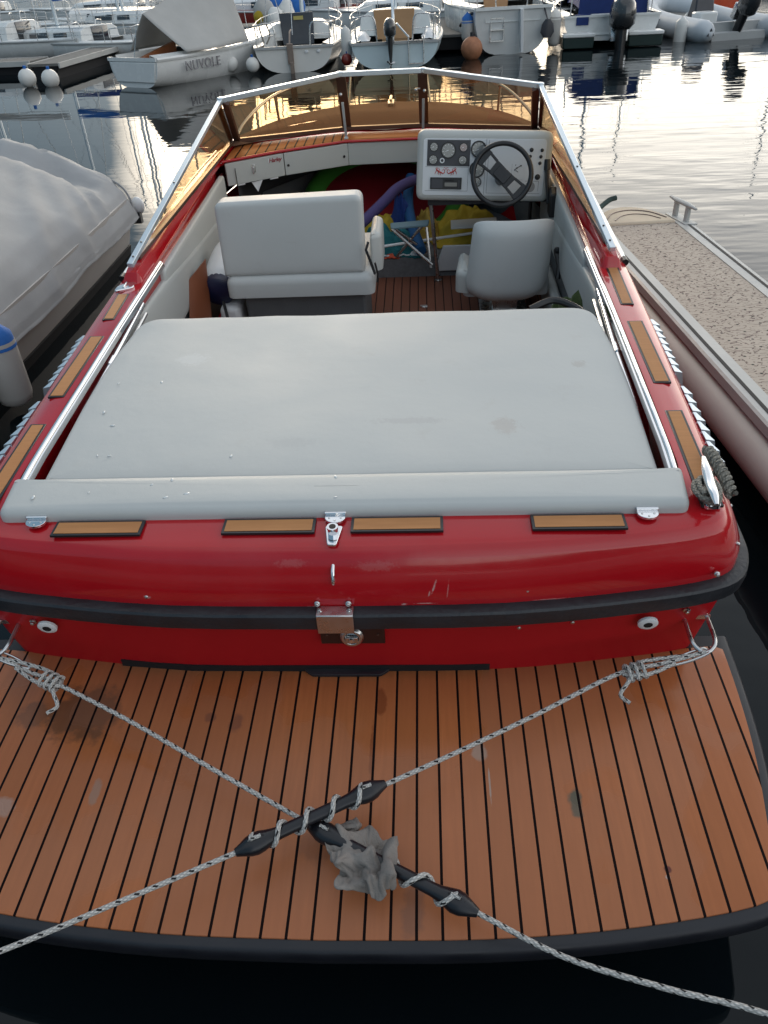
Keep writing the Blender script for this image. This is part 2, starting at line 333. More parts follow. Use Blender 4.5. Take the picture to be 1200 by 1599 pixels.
# ------------------------------------------------------------------ mesh tools
class MB:
    def __init__(s): s.v = []; s.f = []; s.uv = []
    def add(s, vs, fs, uvs=None, T=None):
        o = len(s.v)
        s.v += [tuple(T @ Vector(v)) if T else tuple(v) for v in vs]
        for i, f in enumerate(fs):
            s.f.append([o+j for j in f]); s.uv.append(uvs[i] if uvs else None)
        return s
    def box(s, c, d, T=None, rot=None):
        x, y, z = [q/2 for q in d]; vs = [Vector((a*x, b*y, e*z)) for a in (-1, 1) for b in (-1, 1) for e in (-1, 1)]
        if rot: rm = Matrix.Rotation(rot[0], 3, rot[1]); vs = [rm @ v for v in vs]
        vs = [v+Vector(c) for v in vs]
        return s.add(vs, [(0, 1, 3, 2), (4, 6, 7, 5), (0, 4, 5, 1), (2, 3, 7, 6), (0, 2, 6, 4), (1, 5, 7, 3)], T=T)
    def hexa(s, p8):       # bottom 4 ccw, top 4 ccw
        return s.add(p8, [(3, 2, 1, 0), (4, 5, 6, 7), (0, 1, 5, 4), (1, 2, 6, 5), (2, 3, 7, 6), (3, 0, 4, 7)])
    def loft(s, rings, closed=True, cap0=True, cap1=True, T=None):
        n = len(rings[0]); vs = [v for r in rings for v in r]; fs = []
        for i in range(len(rings)-1):
            for j in range(n if closed else n-1):
                k = (j+1) % n; fs.append((i*n+j, i*n+k, (i+1)*n+k, (i+1)*n+j))
        if closed and cap0: fs.append(tuple(range(n-1, -1, -1)))
        if closed and cap1: fs.append(tuple((len(rings)-1)*n+j for j in range(n)))
        return s.add(vs, fs, T=T)
    def prism(s, poly, z0, z1, T=None):
        return s.loft([[(x, y, z0) for x, y in poly], [(x, y, z1) for x, y in poly]], T=T)
    def tube(s, pts, r, n=10, closed=False, T=None, flat=None):
        pts = [Vector(p) for p in pts]; N = len(pts)
        rs = r if isinstance(r, (list, tuple)) else [r]*N
        vs = []; fs = []; uvs = []; up = None; L = 0; Ls = []
        for i, p in enumerate(pts):
            a = pts[(i-1) % N] if (i > 0 or closed) else p; b = pts[(i+1) % N] if (i < N-1 or closed) else p
            t = (b-a).normalized()
            if up is None:
                up = Vector((0, 0, 1)) if abs(t.z) < .9 else Vector((1, 0, 0))
            sd = t.cross(up)
            if sd.length < 1e-5: sd = t.orthogonal()
            sd.normalize(); up = sd.cross(t).normalized()
            if i: L += (p-pts[i-1]).length
            Ls.append(L)
            for j in range(n):
                a_ = 2*PI*j/n; vs.append(p+(sd*math.cos(a_)+up*math.sin(a_)*(flat or 1))*rs[i])
        for i in range(N if closed else N-1):
            i2 = (i+1) % N
            for j in range(n):
                k = (j+1) % n; fs.append((i*n+j, i*n+k, i2*n+k, i2*n+j))
                la, lb = Ls[i], (Ls[i2] if i2 else L+.01)
                uvs.append(((la, j/n), (la, (j+1)/n), (lb, (j+1)/n), (lb, j/n)))
        if not closed:
            fs.append(tuple(range(n-1, -1, -1))); uvs.append(None); fs.append(tuple((N-1)*n+j for j in range(n))); uvs.append(None)
        return s.add(vs, fs, uvs, T)
    def cyl(s, a, b, r, r2=None, n=20, T=None):
        return s.tube([a, b], [r, r if r2 is None else r2], n, T=T)
    def lathe(s, prof, c=(0, 0, 0), n=24, T=None, axis=None):
        """prof: (radius, height) pairs round z, or round `axis`"""
        q = Vector(axis).to_track_quat('Z', 'Y').to_matrix() if axis else Matrix.Identity(3)
        rings = [[Vector(c)+q @ Vector((r*math.cos(2*PI*j/n), r*math.sin(2*PI*j/n), h)) for j in range(n)] for r, h in prof]
        return s.loft(rings, T=T)
    def ball(s, c, r, n=16, sc=(1, 1, 1), T=None):
        k = n//2; prof = [(max(1e-4, math.sin(PI*i/k)), -math.cos(PI*i/k)) for i in range(k+1)]
        rings = [[Vector((c[0]+a*r*sc[0]*math.cos(2*PI*j/n), c[1]+a*r*sc[1]*math.sin(2*PI*j/n), c[2]+h*r*sc[2])) for j in range(n)] for a, h in prof]
        return s.loft(rings, T=T)
    def grid(s, fn, nu, nv, thick=0, T=None):
        vs = [Vector(fn(i/nu, j/nv)) for i in range(nu+1) for j in range(nv+1)]
        w = nv+1; fs = [(i*w+j, (i+1)*w+j, (i+1)*w+j+1, i*w+j+1) for i in range(nu) for j in range(nv)]
        return s.add(vs, fs, T=T)
    def build(s, name, mat, parent=None, smooth=35, bevel=0, seg=2, thick=0, sub=0, mw=None, **props):
        me = bpy.data.meshes.new(name); me.from_pydata(s.v, [], s.f); me.validate(clean_customdata=False)
        if any(s.uv) and len(me.polygons) == len(s.uv):
            ul = me.uv_layers.new(name='UVMap')
            for p, u in zip(me.polygons, s.uv):
                if u:
                    for li, q in zip(p.loop_indices, u): ul.data[li].uv = q
        bm = bmesh.new(); bm.from_mesh(me); bmesh.ops.recalc_face_normals(bm, faces=bm.faces); bm.to_mesh(me); bm.free()
        o = bpy.data.objects.new(name, me); COL.objects.link(o)
        me.materials.append(mat)
        if smooth:
            me.polygons.foreach_set('use_smooth', [True]*len(me.polygons)); me.set_sharp_from_angle(angle=R(smooth))
        if thick:
            md = o.modifiers.new('solid', 'SOLIDIFY'); md.thickness = thick; md.offset = 0
        if bevel:
            md = o.modifiers.new('bevel', 'BEVEL'); md.width = bevel; md.segments = seg; md.limit_method = 'ANGLE'; md.angle_limit = R(40); md.harden_normals = False
            me.polygons.foreach_set('use_smooth', [True]*len(me.polygons))
        if sub:
            md = o.modifiers.new('sub', 'SUBSURF'); md.levels = sub; md.render_levels = sub
        if parent: o.parent = parent
        if mw is not None: o.matrix_world = mw
        for k, v in props.items(): o[k] = v
        return o
def thing(name, label, cat, loc=(0, 0, 0), rz=0, group=None, mw=None):
    o = bpy.data.objects.new(name, None); COL.objects.link(o); o.empty_display_size = .1
    if mw is not None: o.matrix_world = mw
    else: o.location = loc; o.rotation_euler = (0, 0, rz)
    o['label'] = label; o['category'] = cat
    if group: o['group'] = group
    return o
def bez(pts, n=12):
    """Catmull-Rom through pts"""
    P_ = [Vector(p) for p in pts]; P_ = [P_[0]*2-P_[1]]+P_+[P_[-1]*2-P_[-2]]; out = []
    for i in range(1, len(P_)-2):
        a, b, c, d = P_[i-1:i+3]
        for k in range(n):
            t = k/n; out.append(.5*((2*b)+(c-a)*t+(2*a-5*b+4*c-d)*t*t+(3*b-a-3*c+d)*t**3))
    out.append(P_[-2]); return out
def rpoly(pts, rad, seg=5):
    """round the corners of a 2-D polygon"""
    n = len(pts); out = []
    rr = rad if isinstance(rad, (list, tuple)) else [rad]*n
    for i in range(n):
        a, b, c = [Vector(pts[(i+k) % n]) for k in (-1, 0, 1)]; r = rr[i]
        if r <= 0: out.append(tuple(b)); continue
        u = (a-b); v = (c-b); r = min(r, u.length*.48, v.length*.48); p0 = b+u.normalized()*r; p1 = b+v.normalized()*r
        for k in range(seg+1):
            t = k/seg; out.append(tuple(p0*(1-t)**2+b*2*t*(1-t)+p1*t*t))
    return out
def dens(poly, step):
    out = []; n = len(poly)
    for i in range(n):
        a, b = Vector(poly[i]), Vector(poly[(i+1) % n]); k = max(1, int((b-a).length/step))
        for j in range(k): out.append(tuple(a+(b-a)*j/k))
    return out
def inset(poly, d):
    n = len(poly); A = sum(poly[i][0]*poly[(i+1) % n][1]-poly[(i+1) % n][0]*poly[i][1] for i in range(n)); sg = 1 if A > 0 else -1
    out = []
    for i in range(n):
        a, b, c = [Vector(poly[(i+k) % n]) for k in (-1, 0, 1)]
        e1 = (b-a).normalized(); e2 = (c-b).normalized(); n1 = Vector((-e1.y, e1.x)); n2 = Vector((-e2.y, e2.x)); nn = (n1+n2)
        if nn.length < 1e-6: nn = n1
        nn.normalize(); k = max(.5, nn.dot(n1)); out.append(tuple(b+nn*(d/k)*sg))
    return out
def pad(mb, outline, z0, z1, r=.03, crown=.01, T=None, wob=0, seam=None):
    """upholstered cushion: rolled edge, crowned and slightly uneven top"""
    n = len(outline); cx = sum(p[0] for p in outline)/n; cy = sum(p[1] for p in outline)/n; rings = []
    def wz(x, y): return wob*(noise.noise(Vector((x*2.3, y*2.3, 3.1)))+.5*noise.noise(Vector((x*6, y*5, 1.7)))) if wob else 0
    rings.append([(x, y, z0) for x, y in outline])
    for k in range(6):
        a = PI/2*k/5; pi_ = inset(outline, r*(1-math.cos(a))) if k else outline
        rings.append([(x, y, z1-r+r*math.sin(a)+wz(x, y)*math.sin(a)) for x, y in pi_])
    base = inset(outline, r); hx = max(abs(x-cx) for x, y in base); hy = max(abs(y-cy) for x, y in base)
    cr = lambda x, y: crown*(1-min(1, abs(x-cx)/hx)**3)*(1-min(1, abs(y-cy)/hy)**3)
    for s_ in (.93, .82, .68, .52, .36, .2, .07):
        rings.append([(cx+(x-cx)*s_, cy+(y-cy)*s_, z1+cr(cx+(x-cx)*s_, cy+(y-cy)*s_)+wz(cx+(x-cx)*s_, cy+(y-cy)*s_)) for x, y in base])
    mb.loft(rings, T=T); return mb
def text_mesh(txt, size, T, name, mat, parent, extrude=.001, shear=0, spacing=1.0):
    cu = bpy.data.curves.new(name, 'FONT'); cu.body = txt; cu.size = size; cu.extrude = extrude; cu.align_x = 'CENTER'; cu.align_y = 'CENTER'; cu.shear = shear; cu.space_character = spacing
    t = bpy.data.objects.new(name, cu); me = bpy.data.meshes.new_from_object(t); bpy.data.objects.remove(t); me.transform(T); me.materials.append(mat)
    o = bpy.data.objects.new(name, me); COL.objects.link(o); o.parent = parent; return o

# ------------------------------------------------------------------ setting: water, shore
def water():
    mt = new('harbour water'); k = NT(mt); b = k.b
    b.inputs['Base Color'].default_value = (.004, .007, .009, 1); b.inputs['Roughness'].default_value = .015
    b.inputs['IOR'].default_value = 1.33; b.inputs['Specular IOR Level'].default_value = .5
    o = k.sep()
    mp = k.t.nodes.new('ShaderNodeMapping'); mp.inputs['Scale'].default_value = (.55, 1.5, 1); mp.inputs['Rotation'].default_value = (0, 0, R(6)); k.L.new(k.tc.outputs['Object'], mp.inputs[0])
    n1 = k.noise(1.9, 2, .45, vec=mp.outputs[0]); n2 = k.noise(7, 2, .5, vec=mp.outputs[0]); n3 = k.noise(.45, 3, .5)
    # calm patches and ruffled patches; a breeze line lies beyond the moorings
    far = k.rng(o[1], 26, 34)
    ruf = k.m('MAXIMUM', k.m('MULTIPLY', k.rng(n3, .40, .62, .30, 1.0), k.rng(o[0], -5.5, 1.5, .16, 1.0)), k.m('MULTIPLY', far, 1.0))
    h = k.m('ADD', n1, k.m('MULTIPLY', n2, .13))
    near = k.rng(k.m('ABSOLUTE', k.m('SUBTRACT', o[1], 2)), 2, 6, .35, 1)
    h = k.m('MULTIPLY', h, k.m('MULTIPLY', ruf, near))
    k.L.new(k.bump(h, 1.0, .013), b.inputs['Normal'])
    k.L.new(k.m('MULTIPLY_ADD', far, .16, .012), b.inputs['Roughness'])
    mb = MB(); X = [-900, -60, -20, 20, 60, 900]; Y = [-500, -20, 10, 40, 120, 1500]
    vs = [(x, y, 0) for x in X for y in Y]; fs = [(i*6+j, (i+1)*6+j, (i+1)*6+j+1, i*6+j+1) for i in range(5) for j in range(5)]
    mb.add(vs, fs); mb.build('water', mt, smooth=0, kind='structure')
water()
def ridge(name, a0, a1, dist, hts, mat, depth=260):
    """hills on the far shore, from azimuth a0 to a1"""
    mb = MB()
    def fn(u, v):
        a = R(a0+(a1-a0)*u); d = dist+depth*v
        k = u*(len(hts)-1); i = min(int(k), len(hts)-2); h = hts[i]+(hts[i+1]-hts[i])*(k-i)
        z = h*math.sin(PI*min(v*1.15, 1)*.5)*(1+.22*noise.noise(Vector((u*9, v*3, 1)))+.10*noise.noise(Vector((u*38, v*9, 5))))
        return (math.sin(a)*d, math.cos(a)*d, max(-.5, z-1.0))
    mb.grid(fn, 120, 14); mb.build(name, mat, smooth=60, kind='structure')
M['hill'] = P('wooded hill', (.045, .065, .06), .95, ns=.03, na=.45)
ridge('hill', -100, -26, 900, [60, 150, 210, 190, 130, 60, 15], M['hill'])
ridge('shore', -30, 24, 520, [10, 14, 12, 16, 12, 14, 18], M['hill'], 120)
ridge('headland', 26, 100, 110, [9, 14, 22, 30, 36], M['brownshore'], 90)
ridge('land', 100, 262, 60, [16, 13, 10, 12, 9, 12, 10, 14, 18], M['hill'], 120)

# ------------------------------------------------------------------ the red motor boat (boat frame, moved by BM)
boat = thing('motor_boat', 'red open motor boat with grey cushions and teak swim platform, filling the foreground', 'motor boat', mw=BM)
def B(mb, name, mat, parent=None, **k): return mb.build(name, mat, parent or boat, **k)
A_ = [(0, 1.632), (.5, 1.642), (.87, 1.675), (1.04, 1.702), (1.108, 1.735), (1.135, 1.80), (1.147, 1.9), (1.166, 2.1), (1.190, 2.6), (1.213, 3.1), (1.235, 3.8), (1.24, 4.5), (1.22, 5.5), (1.16, 6.0), (1.02, 6.4), (.8, 6.8), (.45, 7.1), (0, 7.22)]
B_ = [(0, 1.548), (.5, 1.558), (.9, 1.606), (1.1, 1.648), (1.19, 1.70), (1.232, 1.79), (1.243, 1.9), (1.25, 2.1), (1.258, 2.6), (1.265, 3.1), (1.275, 3.8), (1.28, 4.5), (1.27, 5.5), (1.215, 6.0), (1.08, 6.42), (.85, 6.85), (.48, 7.18), (0, 7.31)]
C_ = [(0, 1.588), (.5, 1.594), (.9, 1.63), (1.1, 1.668), (1.165, 1.705), (1.195, 1.79), (1.205, 1.9), (1.21, 2.1), (1.22, 2.6), (1.225, 3.1), (1.235, 3.8), (1.24, 4.5), (1.21, 5.5), (1.14, 6.0), (1.0, 6.38), (.78, 6.75), (.42, 7.05), (0, 7.2)]
D_ = [(0, 1.602), (.5, 1.606), (.85, 1.645), (1.07, 1.68), (1.125, 1.71), (1.15, 1.79), (1.16, 1.9), (1.16, 2.1), (1.17, 2.6), (1.17, 3.1), (1.17, 3.8), (1.16, 4.5), (1.08, 5.5), (.96, 5.95), (.78, 6.3), (.56, 6.62), (.28, 6.88), (0, 7.0)]
I_ = [(0, 1.93), (.5, 1.93), (.87, 1.93), (1.0, 1.93), (1.025, 1.935), (1.04, 1.95), (1.046, 1.99), (1.05, 2.1), (1.066, 2.6), (1.078, 3.1), (1.093, 3.8), (1.10, 4.5), (1.108, 5.3), (1.107, 5.52), (1.0, 5.60), (.74, 5.755), (.29, 5.957), (0, 5.965)]
def zdeck(y): return .872+max(0, min(1, (y-3.8)/2.2))*.07
def full(half, zf):
    """mirror a half outline into a closed ring (stern centre first)"""
    h = bezier_half(half)
    r = [(x, y, zf(x, y)) for x, y in h]; l = [(-x, y, zf(x, y)) for x, y in h[1:-1]]
    return r+l[::-1]
def bezier_half(h, n=3): return [(max(0, p.x), p.y) for p in bez([(x, y, 0) for x, y in h], n)]
def mixr(a, b, t): return [((1-t)*p[0]+t*q[0], (1-t)*p[1]+t*q[1]) for p, q in zip(a, b)]
def outset(h, d):
    out = []
    for i, p in enumerate(h):
        a = Vector(h[max(0, i-1)]); c = Vector(h[min(len(h)-1, i+1)])
        if i == 0: a = Vector((-c.x, c.y))
        if i == len(h)-1: c = Vector((-a.x, a.y))
        t = (c-a).normalized(); nrm = Vector((t.y, -t.x)); out.append((p[0]+nrm.x*d, p[1]+nrm.y*d))
    return out
bow_lift = lambda y: max(0, (y-3.0)/4.2)**2*.14
mb = MB()
mb.loft([full(A_, lambda x, y: zdeck(y)-.006), full(outset(mixr(A_, B_, .04), .0), lambda x, y: zdeck(y)-.008), full(outset(mixr(A_, B_, .24), .004), lambda x, y: zdeck(y)-.028), full(outset(mixr(A_, B_, .28), .005), lambda x, y: zdeck(y)-.036),
         full(outset(mixr(A_, B_, .48), .006), lambda x, y: .795+(zdeck(y)-.872)), full(outset(mixr(A_, B_, .76), .0), lambda x, y: .742+(zdeck(y)-.872)*.8), full(outset(B_, -.020), lambda x, y: .680+bow_lift(y)*.5)], cap0=False, cap1=False)
B(mb, 'topsides', M['red'], smooth=28)
mb = MB()
zz = lambda z: (lambda x, y: z+bow_lift(y)*.5*(z/.6))
E_ = [(x*.93, 1.62+(y-1.6)*.985) for x, y in D_]; F_ = [(x*.55, 1.64+(y-1.6)*.93) for x, y in D_]; G_ = [(x*.04, 1.66+(y-1.6)*.86) for x, y in D_]
mb.loft([full(C_, zz(.61)), full(mixr(C_, D_, .5), zz(.50)), full(D_, zz(.40)), full(E_, zz(.05)), full(F_, lambda x, y: -.18), full(G_, lambda x, y: -.30)], cap0=False)
B(mb, 'hull', M['red_low'], smooth=50)
mb = MB()   # black strip painted for the shadow under the stern; outdrive step follows
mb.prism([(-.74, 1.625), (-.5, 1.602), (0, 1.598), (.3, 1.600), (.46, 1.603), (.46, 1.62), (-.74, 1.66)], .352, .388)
B(mb, 'stern_shadow_strip', M['matt'], smooth=0)
mb = MB(); mb.prism(rpoly([(-.135, 1.60), (-.105, 1.575), (.115, 1.575), (.145, 1.60)], .01), .363, .374); B(mb, 'drive_step', M['rubber'], bevel=.004)
# rub rail
Bs = outset(B_, .006); Bo = outset(B_, .050)
mb = MB()
zr = lambda z: (lambda x, y: z+bow_lift(y)*.5)
mb.loft([full(outset(B_, -.030), zr(.688)), full(outset(B_, -.020), zr(.690)), full(outset(B_, .010), zr(.685)), full(outset(B_, .016), zr(.679)), full(outset(B_, .018), zr(.655)), full(outset(B_, .014), zr(.628)), full(outset(B_, .008), zr(.622)), full(outset(C_, -.01), zr(.622))], cap0=False, cap1=False)
B(mb, 'rub_rail', M['rubber'], smooth=25)
# deck
def zI(x, y): return .888+max(0, min(1, (y-3.8)/2.2))*.052
Am = mixr(I_, A_, .5)
mb = MB()
mb.loft([full(outset(I_, .012), lambda x, y: zI(x, y)-.30 if y < 5.4 else zI(x, y)-.02), full(outset(I_, .004), lambda x, y: zI(x, y)-.012), full(I_, lambda x, y: zI(x, y)-.001), full(mixr(I_, A_, .06), zI),
         full(mixr(I_, A_, .30), lambda x, y: zI(x, y)*.7+zdeck(y)*.3+.001),
         full(mixr(I_, A_, .5), lambda x, y: (zI(x, y)+zdeck(y))/2+(.04 if y > 6.05 else .003 if y > 2 else 0)), full(mixr(I_, A_, .93), lambda x, y: zdeck(y)+.001), full(A_, lambda x, y: zdeck(y)-.006)], cap0=False, cap1=False)
B(mb, 'deck', M['red'], smooth=45)
mb = MB()   # tan foredeck panel laid on the deck ahead of the windscreen
Aq = [(x, y) for x, y in A_]
fr = [(0, 6.27), (.30, 6.25), (.62, 6.16), (.95, 6.03), (1.08, 6.0)]
i0 = 13
inn = mixr(I_, A_, .32)
h1 = bezier_half(inn)[i0*3-1:]; 
def fdz(t): return lambda x, y: 0
rings = []
def fdz(t):
    pts_ = [(0, 0), (.30, .001), (.5, .04), (.93, .001), (1, 0)]
    for (a0, b0), (a1, b1) in zip(pts_, pts_[1:]):
        if a0 <= t <= a1: return b0+(b1-b0)*(t-a0)/(a1-a0)
for q_ in (0, .12, .25, .4, .6, .8, 1):
    hI, hA = bezier_half(I_)[i0*3-1:], bezier_half(A_)[i0*3-1:]; base = []
    for j, ((x0, y0), (x1, y1)) in enumerate(zip(hI, hA)):
        s0 = j/(len(hI)-1); t0 = .46-.28*s0; t = t0+(.965-t0)*q_; x, y = x0+(x1-x0)*t, y0+(y1-y0)*t
        base.append((x, y, zI(x0, y0)*(1-t)+zdeck(y1)*t+fdz(t)+.009))
    rings.append(base+[(-x, y, z) for x, y, z in base[:-1]][::-1])
mb.loft(rings, closed=False); B(mb, 'foredeck_panel', M['tan'], smooth=50)

# cockpit sides and floor
def wall_half(y0, y1, x0, x1, n=8): return [(x0+(x1-x0)*i/n, y0+(y1-y0)*i/n) for i in range(n+1)]
for sx in (1, -1):
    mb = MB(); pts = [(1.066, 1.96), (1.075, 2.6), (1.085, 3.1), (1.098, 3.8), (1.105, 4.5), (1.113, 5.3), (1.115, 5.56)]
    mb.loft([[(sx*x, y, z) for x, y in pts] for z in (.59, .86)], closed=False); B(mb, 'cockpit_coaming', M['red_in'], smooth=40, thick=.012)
    mb = MB(); pts = [(1.062, 1.96), (1.07, 3.1), (1.095, 4.5), (1.085, 5.3), (.95, 6.0), (.6, 6.5), (0, 6.75)]
    mb.loft([[(sx*x, y, z) for x, y in pts] for z in (.19, .595)]+[[(sx*min(x, 1.09), y, .86) for x, y in pts]][:0], closed=False); B(mb, 'cockpit_liner', M['liner'], smooth=40, thick=.01)
mb = MB(); mb.box((0, 3.7, .17), (2.12, 3.12, .06)); B(mb, 'cockpit_floor', M['teak_floor'], smooth=0)
mb = MB(); mb.box((0, 5.27, .265), (2.1, .03, .135)); mb.box((0, 5.99, .325), (1.96, 1.46, .02)); B(mb, 'cuddy_step', M['carpet'], smooth=0)
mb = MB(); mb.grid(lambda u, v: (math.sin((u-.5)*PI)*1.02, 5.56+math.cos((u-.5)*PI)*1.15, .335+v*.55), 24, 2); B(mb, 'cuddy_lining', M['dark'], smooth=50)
mb = MB(); mb.lathe([(.020, 0), (.020, .006), (.012, .008), (.0, .008)], (.27, 4.74, .2)); mb.box((.262, 4.74, .209), (.05, .012, .006)); B(mb, 'floor_latch', M['steel'])

# sun pad and aft bolster
mb = MB()
o = rpoly([(-.985, 1.96), (.995, 1.96), (1.022, 2.5), (1.024, 2.8), (1.0, 3.195), (-1.0, 3.205), (-1.026, 2.8), (-1.022, 2.5)], [.02, .02, .3, .3, .11, .11, .3, .3], 8)
pad(mb, dens(o, .05), .745, .868, .028, .010, wob=.006)
sunpad = B(mb, 'sun_pad', M['vinyl_pad'], smooth=60)
mb = MB(); mb.box((0, 2.6, .47), (1.9, 1.1, .54)); B(mb, 'engine_box', M['liner'], bevel=.02)
mb = MB()
o = rpoly([(-1.022, 1.748), (1.022, 1.748), (1.044, 1.93), (-1.044, 1.93)], [.03, .03, .015, .015], 6)
pad(mb, dens(o, .05), .872, .915, .026, .006, wob=.0015)
bols = B(mb, 'aft_bolster', M['vinyl'], smooth=60)
rnd = random.Random(4); wd = P('water drops', (.60, .64, .65), .08, coat=1)
for i in range(22):
    if i < 13: x, y, z, pr_ = rnd.uniform(-.95, -.30), rnd.uniform(2.0, 2.95), .876, sunpad
    else: x, y, z, pr_ = rnd.uniform(-.95, .1), rnd.uniform(1.78, 1.90), .921, bols
    q = rnd.uniform(.003, .0065); mb = MB()
    mb.ball((x, y, z-.001), q, 10, (1.7, .8, .25), T=Matrix.Translation((x, y, z)) @ Matrix.Rotation(rnd.uniform(0, 2), 4, 'Z') @ Matrix.Translation((-x, -y, -z))); B(mb, 'water_drop', wd, pr_, smooth=80)

# swim platform
plat = [(1.25, 1.745), (1.24, 1.5), (1.217, 1.27), (1.165, 1.0), (1.135, .905), (1.06, .845), (.76, .790), (.4, .757), (0, .748)]
half = bezier_half(plat[::-1], 4)[::-1]
def ring_pl(h, z): return [(x, y, z) for x, y in h]+[(-x, y, z) for x, y in h[:-1]][::-1]
def insetP(h, d):
    out = []
    for i, p in enumerate(h):
        a = Vector(h[max(0, i-1)]); c = Vector(h[min(len(h)-1, i+1)])
        if i == len(h)-1: c = Vector((-a.x, a.y))
        t = (c-a).normalized(); nrm = Vector((t.y, -t.x)); out.append((max(0, p[0]+nrm.x*d), p[1]+nrm.y*d))
    return out
mb = MB()
mb.loft([ring_pl(insetP(half, .04), .285), ring_pl(insetP(half, .010), .295), ring_pl(insetP(half, .003), .308), ring_pl(insetP(half, .003), .338), ring_pl(insetP(half, .009), .351), ring_pl(insetP(half, .018), .356), ring_pl(insetP(half, .05), .356)])
plt_ = B(mb, 'swim_platform', M['edge'], smooth=40)
hin = insetP(half, .036)
hin = [(x-.0, y) for x, y in hin if y < 1.70]
front = [(1.185, 1.700), (1.03, 1.683), (.8, 1.650), (.5, 1.614), (.2, 1.603), (0, 1.601)]
r_ = [(x, y) for x, y in hin]
ring = r_+[(-x, y) for x, y in r_[:-1]][::-1]+[(-x, y) for x, y in front]+front[::-1][1:]
mb = MB(); mb.prism(ring, .352, .361)
B(mb, 'teak_planking', M['teak_platform'], plt_, smooth=0, bevel=.002)

# teak inlays set in the deck
def inlay(poly, z, nm='teak_inlay'):
    c = (sum(p[0] for p in poly)/4, sum(p[1] for p in poly)/4)
    n = MB(); n.hexa([(x, y, z-.008) for x, y in poly]+[(x, y, z) for x, y in poly]); fr_ = B(n, nm, M['black'], bevel=.001)
    q = inset(poly, .0085); n = MB(); n.hexa([(x, y, z-.004) for x, y in q]+[(x, y, z+.0015) for x, y in q]); B(n, 'teak_insert', M['teak_inlay'], fr_, smooth=0)
def hz(y): return (zI(0, y)+zdeck(y))/2+.0045
for x0, x1 in ((-.835, -.566), (-.327, -.055), (.049, .315), (.566, .832)):
    inlay([(x0, 1.672), (x1, 1.672), (x1, 1.738), (x0, 1.738)], .8870)
for sx in (1, -1):
    for (xa, xb, ya, xc, xd, yb) in ((1.109, 1.165, 3.156, 1.125, 1.183, 3.590 if sx > 0 else 3.44), (1.089, 1.153, 2.48, 1.100, 1.164, 2.992), (1.059, 1.122, 1.766, 1.083, 1.141, 2.290)):
        pl = [(sx*xa, ya), (sx*xb, ya), (sx*xd, yb), (sx*xc, yb)]
        if sx < 0: pl = pl[::-1]
        inlay(pl, hz(ya)+.003)

# hinges, flag-pole socket, grab handle, bolts, latch, light
HING = []
def hinge(x):
    k0 = len(HING); HING.append(x); mb = MB(); p = [(x-.030, 1.750), (x+.030, 1.750)]+[(x+.030*math.cos(-a), 1.738-.016*math.sin(a)) for a in [PI*k/8 for k in range(9)]]
    mb.prism([(x-.03, 1.752)]+[(x+.03*math.cos(PI+PI*k/10), 1.742+.024*math.sin(PI+PI*k/10)) for k in range(11)]+[(x+.03, 1.752)], .884, .8925)
    mb.cyl((x-.031, 1.755, .896), (x+.031, 1.755, .896), .0055, n=12); mb.prism([(x-.03, 1.756), (x+.03, 1.756), (x+.03, 1.768), (x-.03, 1.768)], .893, .899)
    h = B(mb, 'hinge', M['chrome'], bevel=.001); h.location = (0, -.011, .001)
    mb = MB()
    for dx, dy in ((-.017, 1.738), (.017, 1.738), (0, 1.727)): mb.lathe([(.0035, 0), (.003, .0015), (0, .0018)], (x+dx, dy, .8925), 10)
    B(mb, 'screw', M['steel'], h)
for x in (-.898, .001, .898): hinge(x)
mb = MB(); mb.prism(rpoly([(-.026, 1.700), (-.013, 1.617), (.013, 1.617), (.026, 1.700)], .008), .878, .887, T=Matrix.Translation((0, 0, 0)))
sk = B(mb, 'flagpole_socket', M['chrome'], bevel=.002)
mb = MB(); mb.tube([(0, 1.672, .884), (0, 1.668, .905)], .0155, 20); mb.lathe([(.0165, 0), (.0165, .006), (.010, .006), (.010, 0)], (0, 1.668, .905), 20); B(mb, 'socket_tube', M['chrome'], sk)
mb = MB(); mb.cyl((0, 1.668, .9055), (0, 1.668, .9125), .0095); B(mb, 'socket_bore', M['matt'], sk)
def onpanel(x, z):      # a point on the sloping red stern panel
    t = max(0, min(1, (.866-z)/.184)); yA = 1.632+.057*(x/.87)**2; yB = 1.560+.072*(x/.9)**2
    return yA+(yB-yA)*t-.010
mb = MB(); y0 = onpanel(0, .80)
mb.hexa([(-.0095, onpanel(0, .765)-.003, .765), (.0095, onpanel(0, .765)-.003, .765), (.0095, onpanel(0, .765)+.01, .765), (-.0095, onpanel(0, .765)+.01, .765), (-.0095, onpanel(0, .833)-.003, .833), (.0095, onpanel(0, .833)-.003, .833), (.0095, onpanel(0, .833)+.01, .833), (-.0095, onpanel(0, .833)+.01, .833)])
mb.tube(bez([(0, onpanel(0, .825), .825), (0, onpanel(0, .82)-.020, .815), (0, onpanel(0, .80)-.024, .80), (0, onpanel(0, .78)-.020, .783), (0, onpanel(0, .772), .772)], 6), .0055, 10)
B(mb, 'grab_handle', M['chrome'])
def bolt(x, y, z, ax=(0, -1, .35), r=.0085):
    mb = MB(); mb.lathe([(r, -.004), (r, .002), (r*.6, .004), (r*.6, .010), (r*.35, .012), (0, .012)], (x, y, z), 14, axis=ax); B(mb, 'bolt', M['steel'])
for x, z in ((-.053, .709), (.038, .709), (.553, .727), (-.561, .718)): bolt(x, onpanel(x, z), z)
bolt(1.105, 1.655, .722); bolt(1.182, 1.865, .806, (1, 0, .1)); bolt(1.172, 1.735, .770, (1, -.8, .1))
for x, z in ((.541, .560), (.701, .572), (-.985, .556), (1.045, .580)): bolt(x, 1.594+.04*(x/.9)**2, z, (0, -1, -.15), .011)
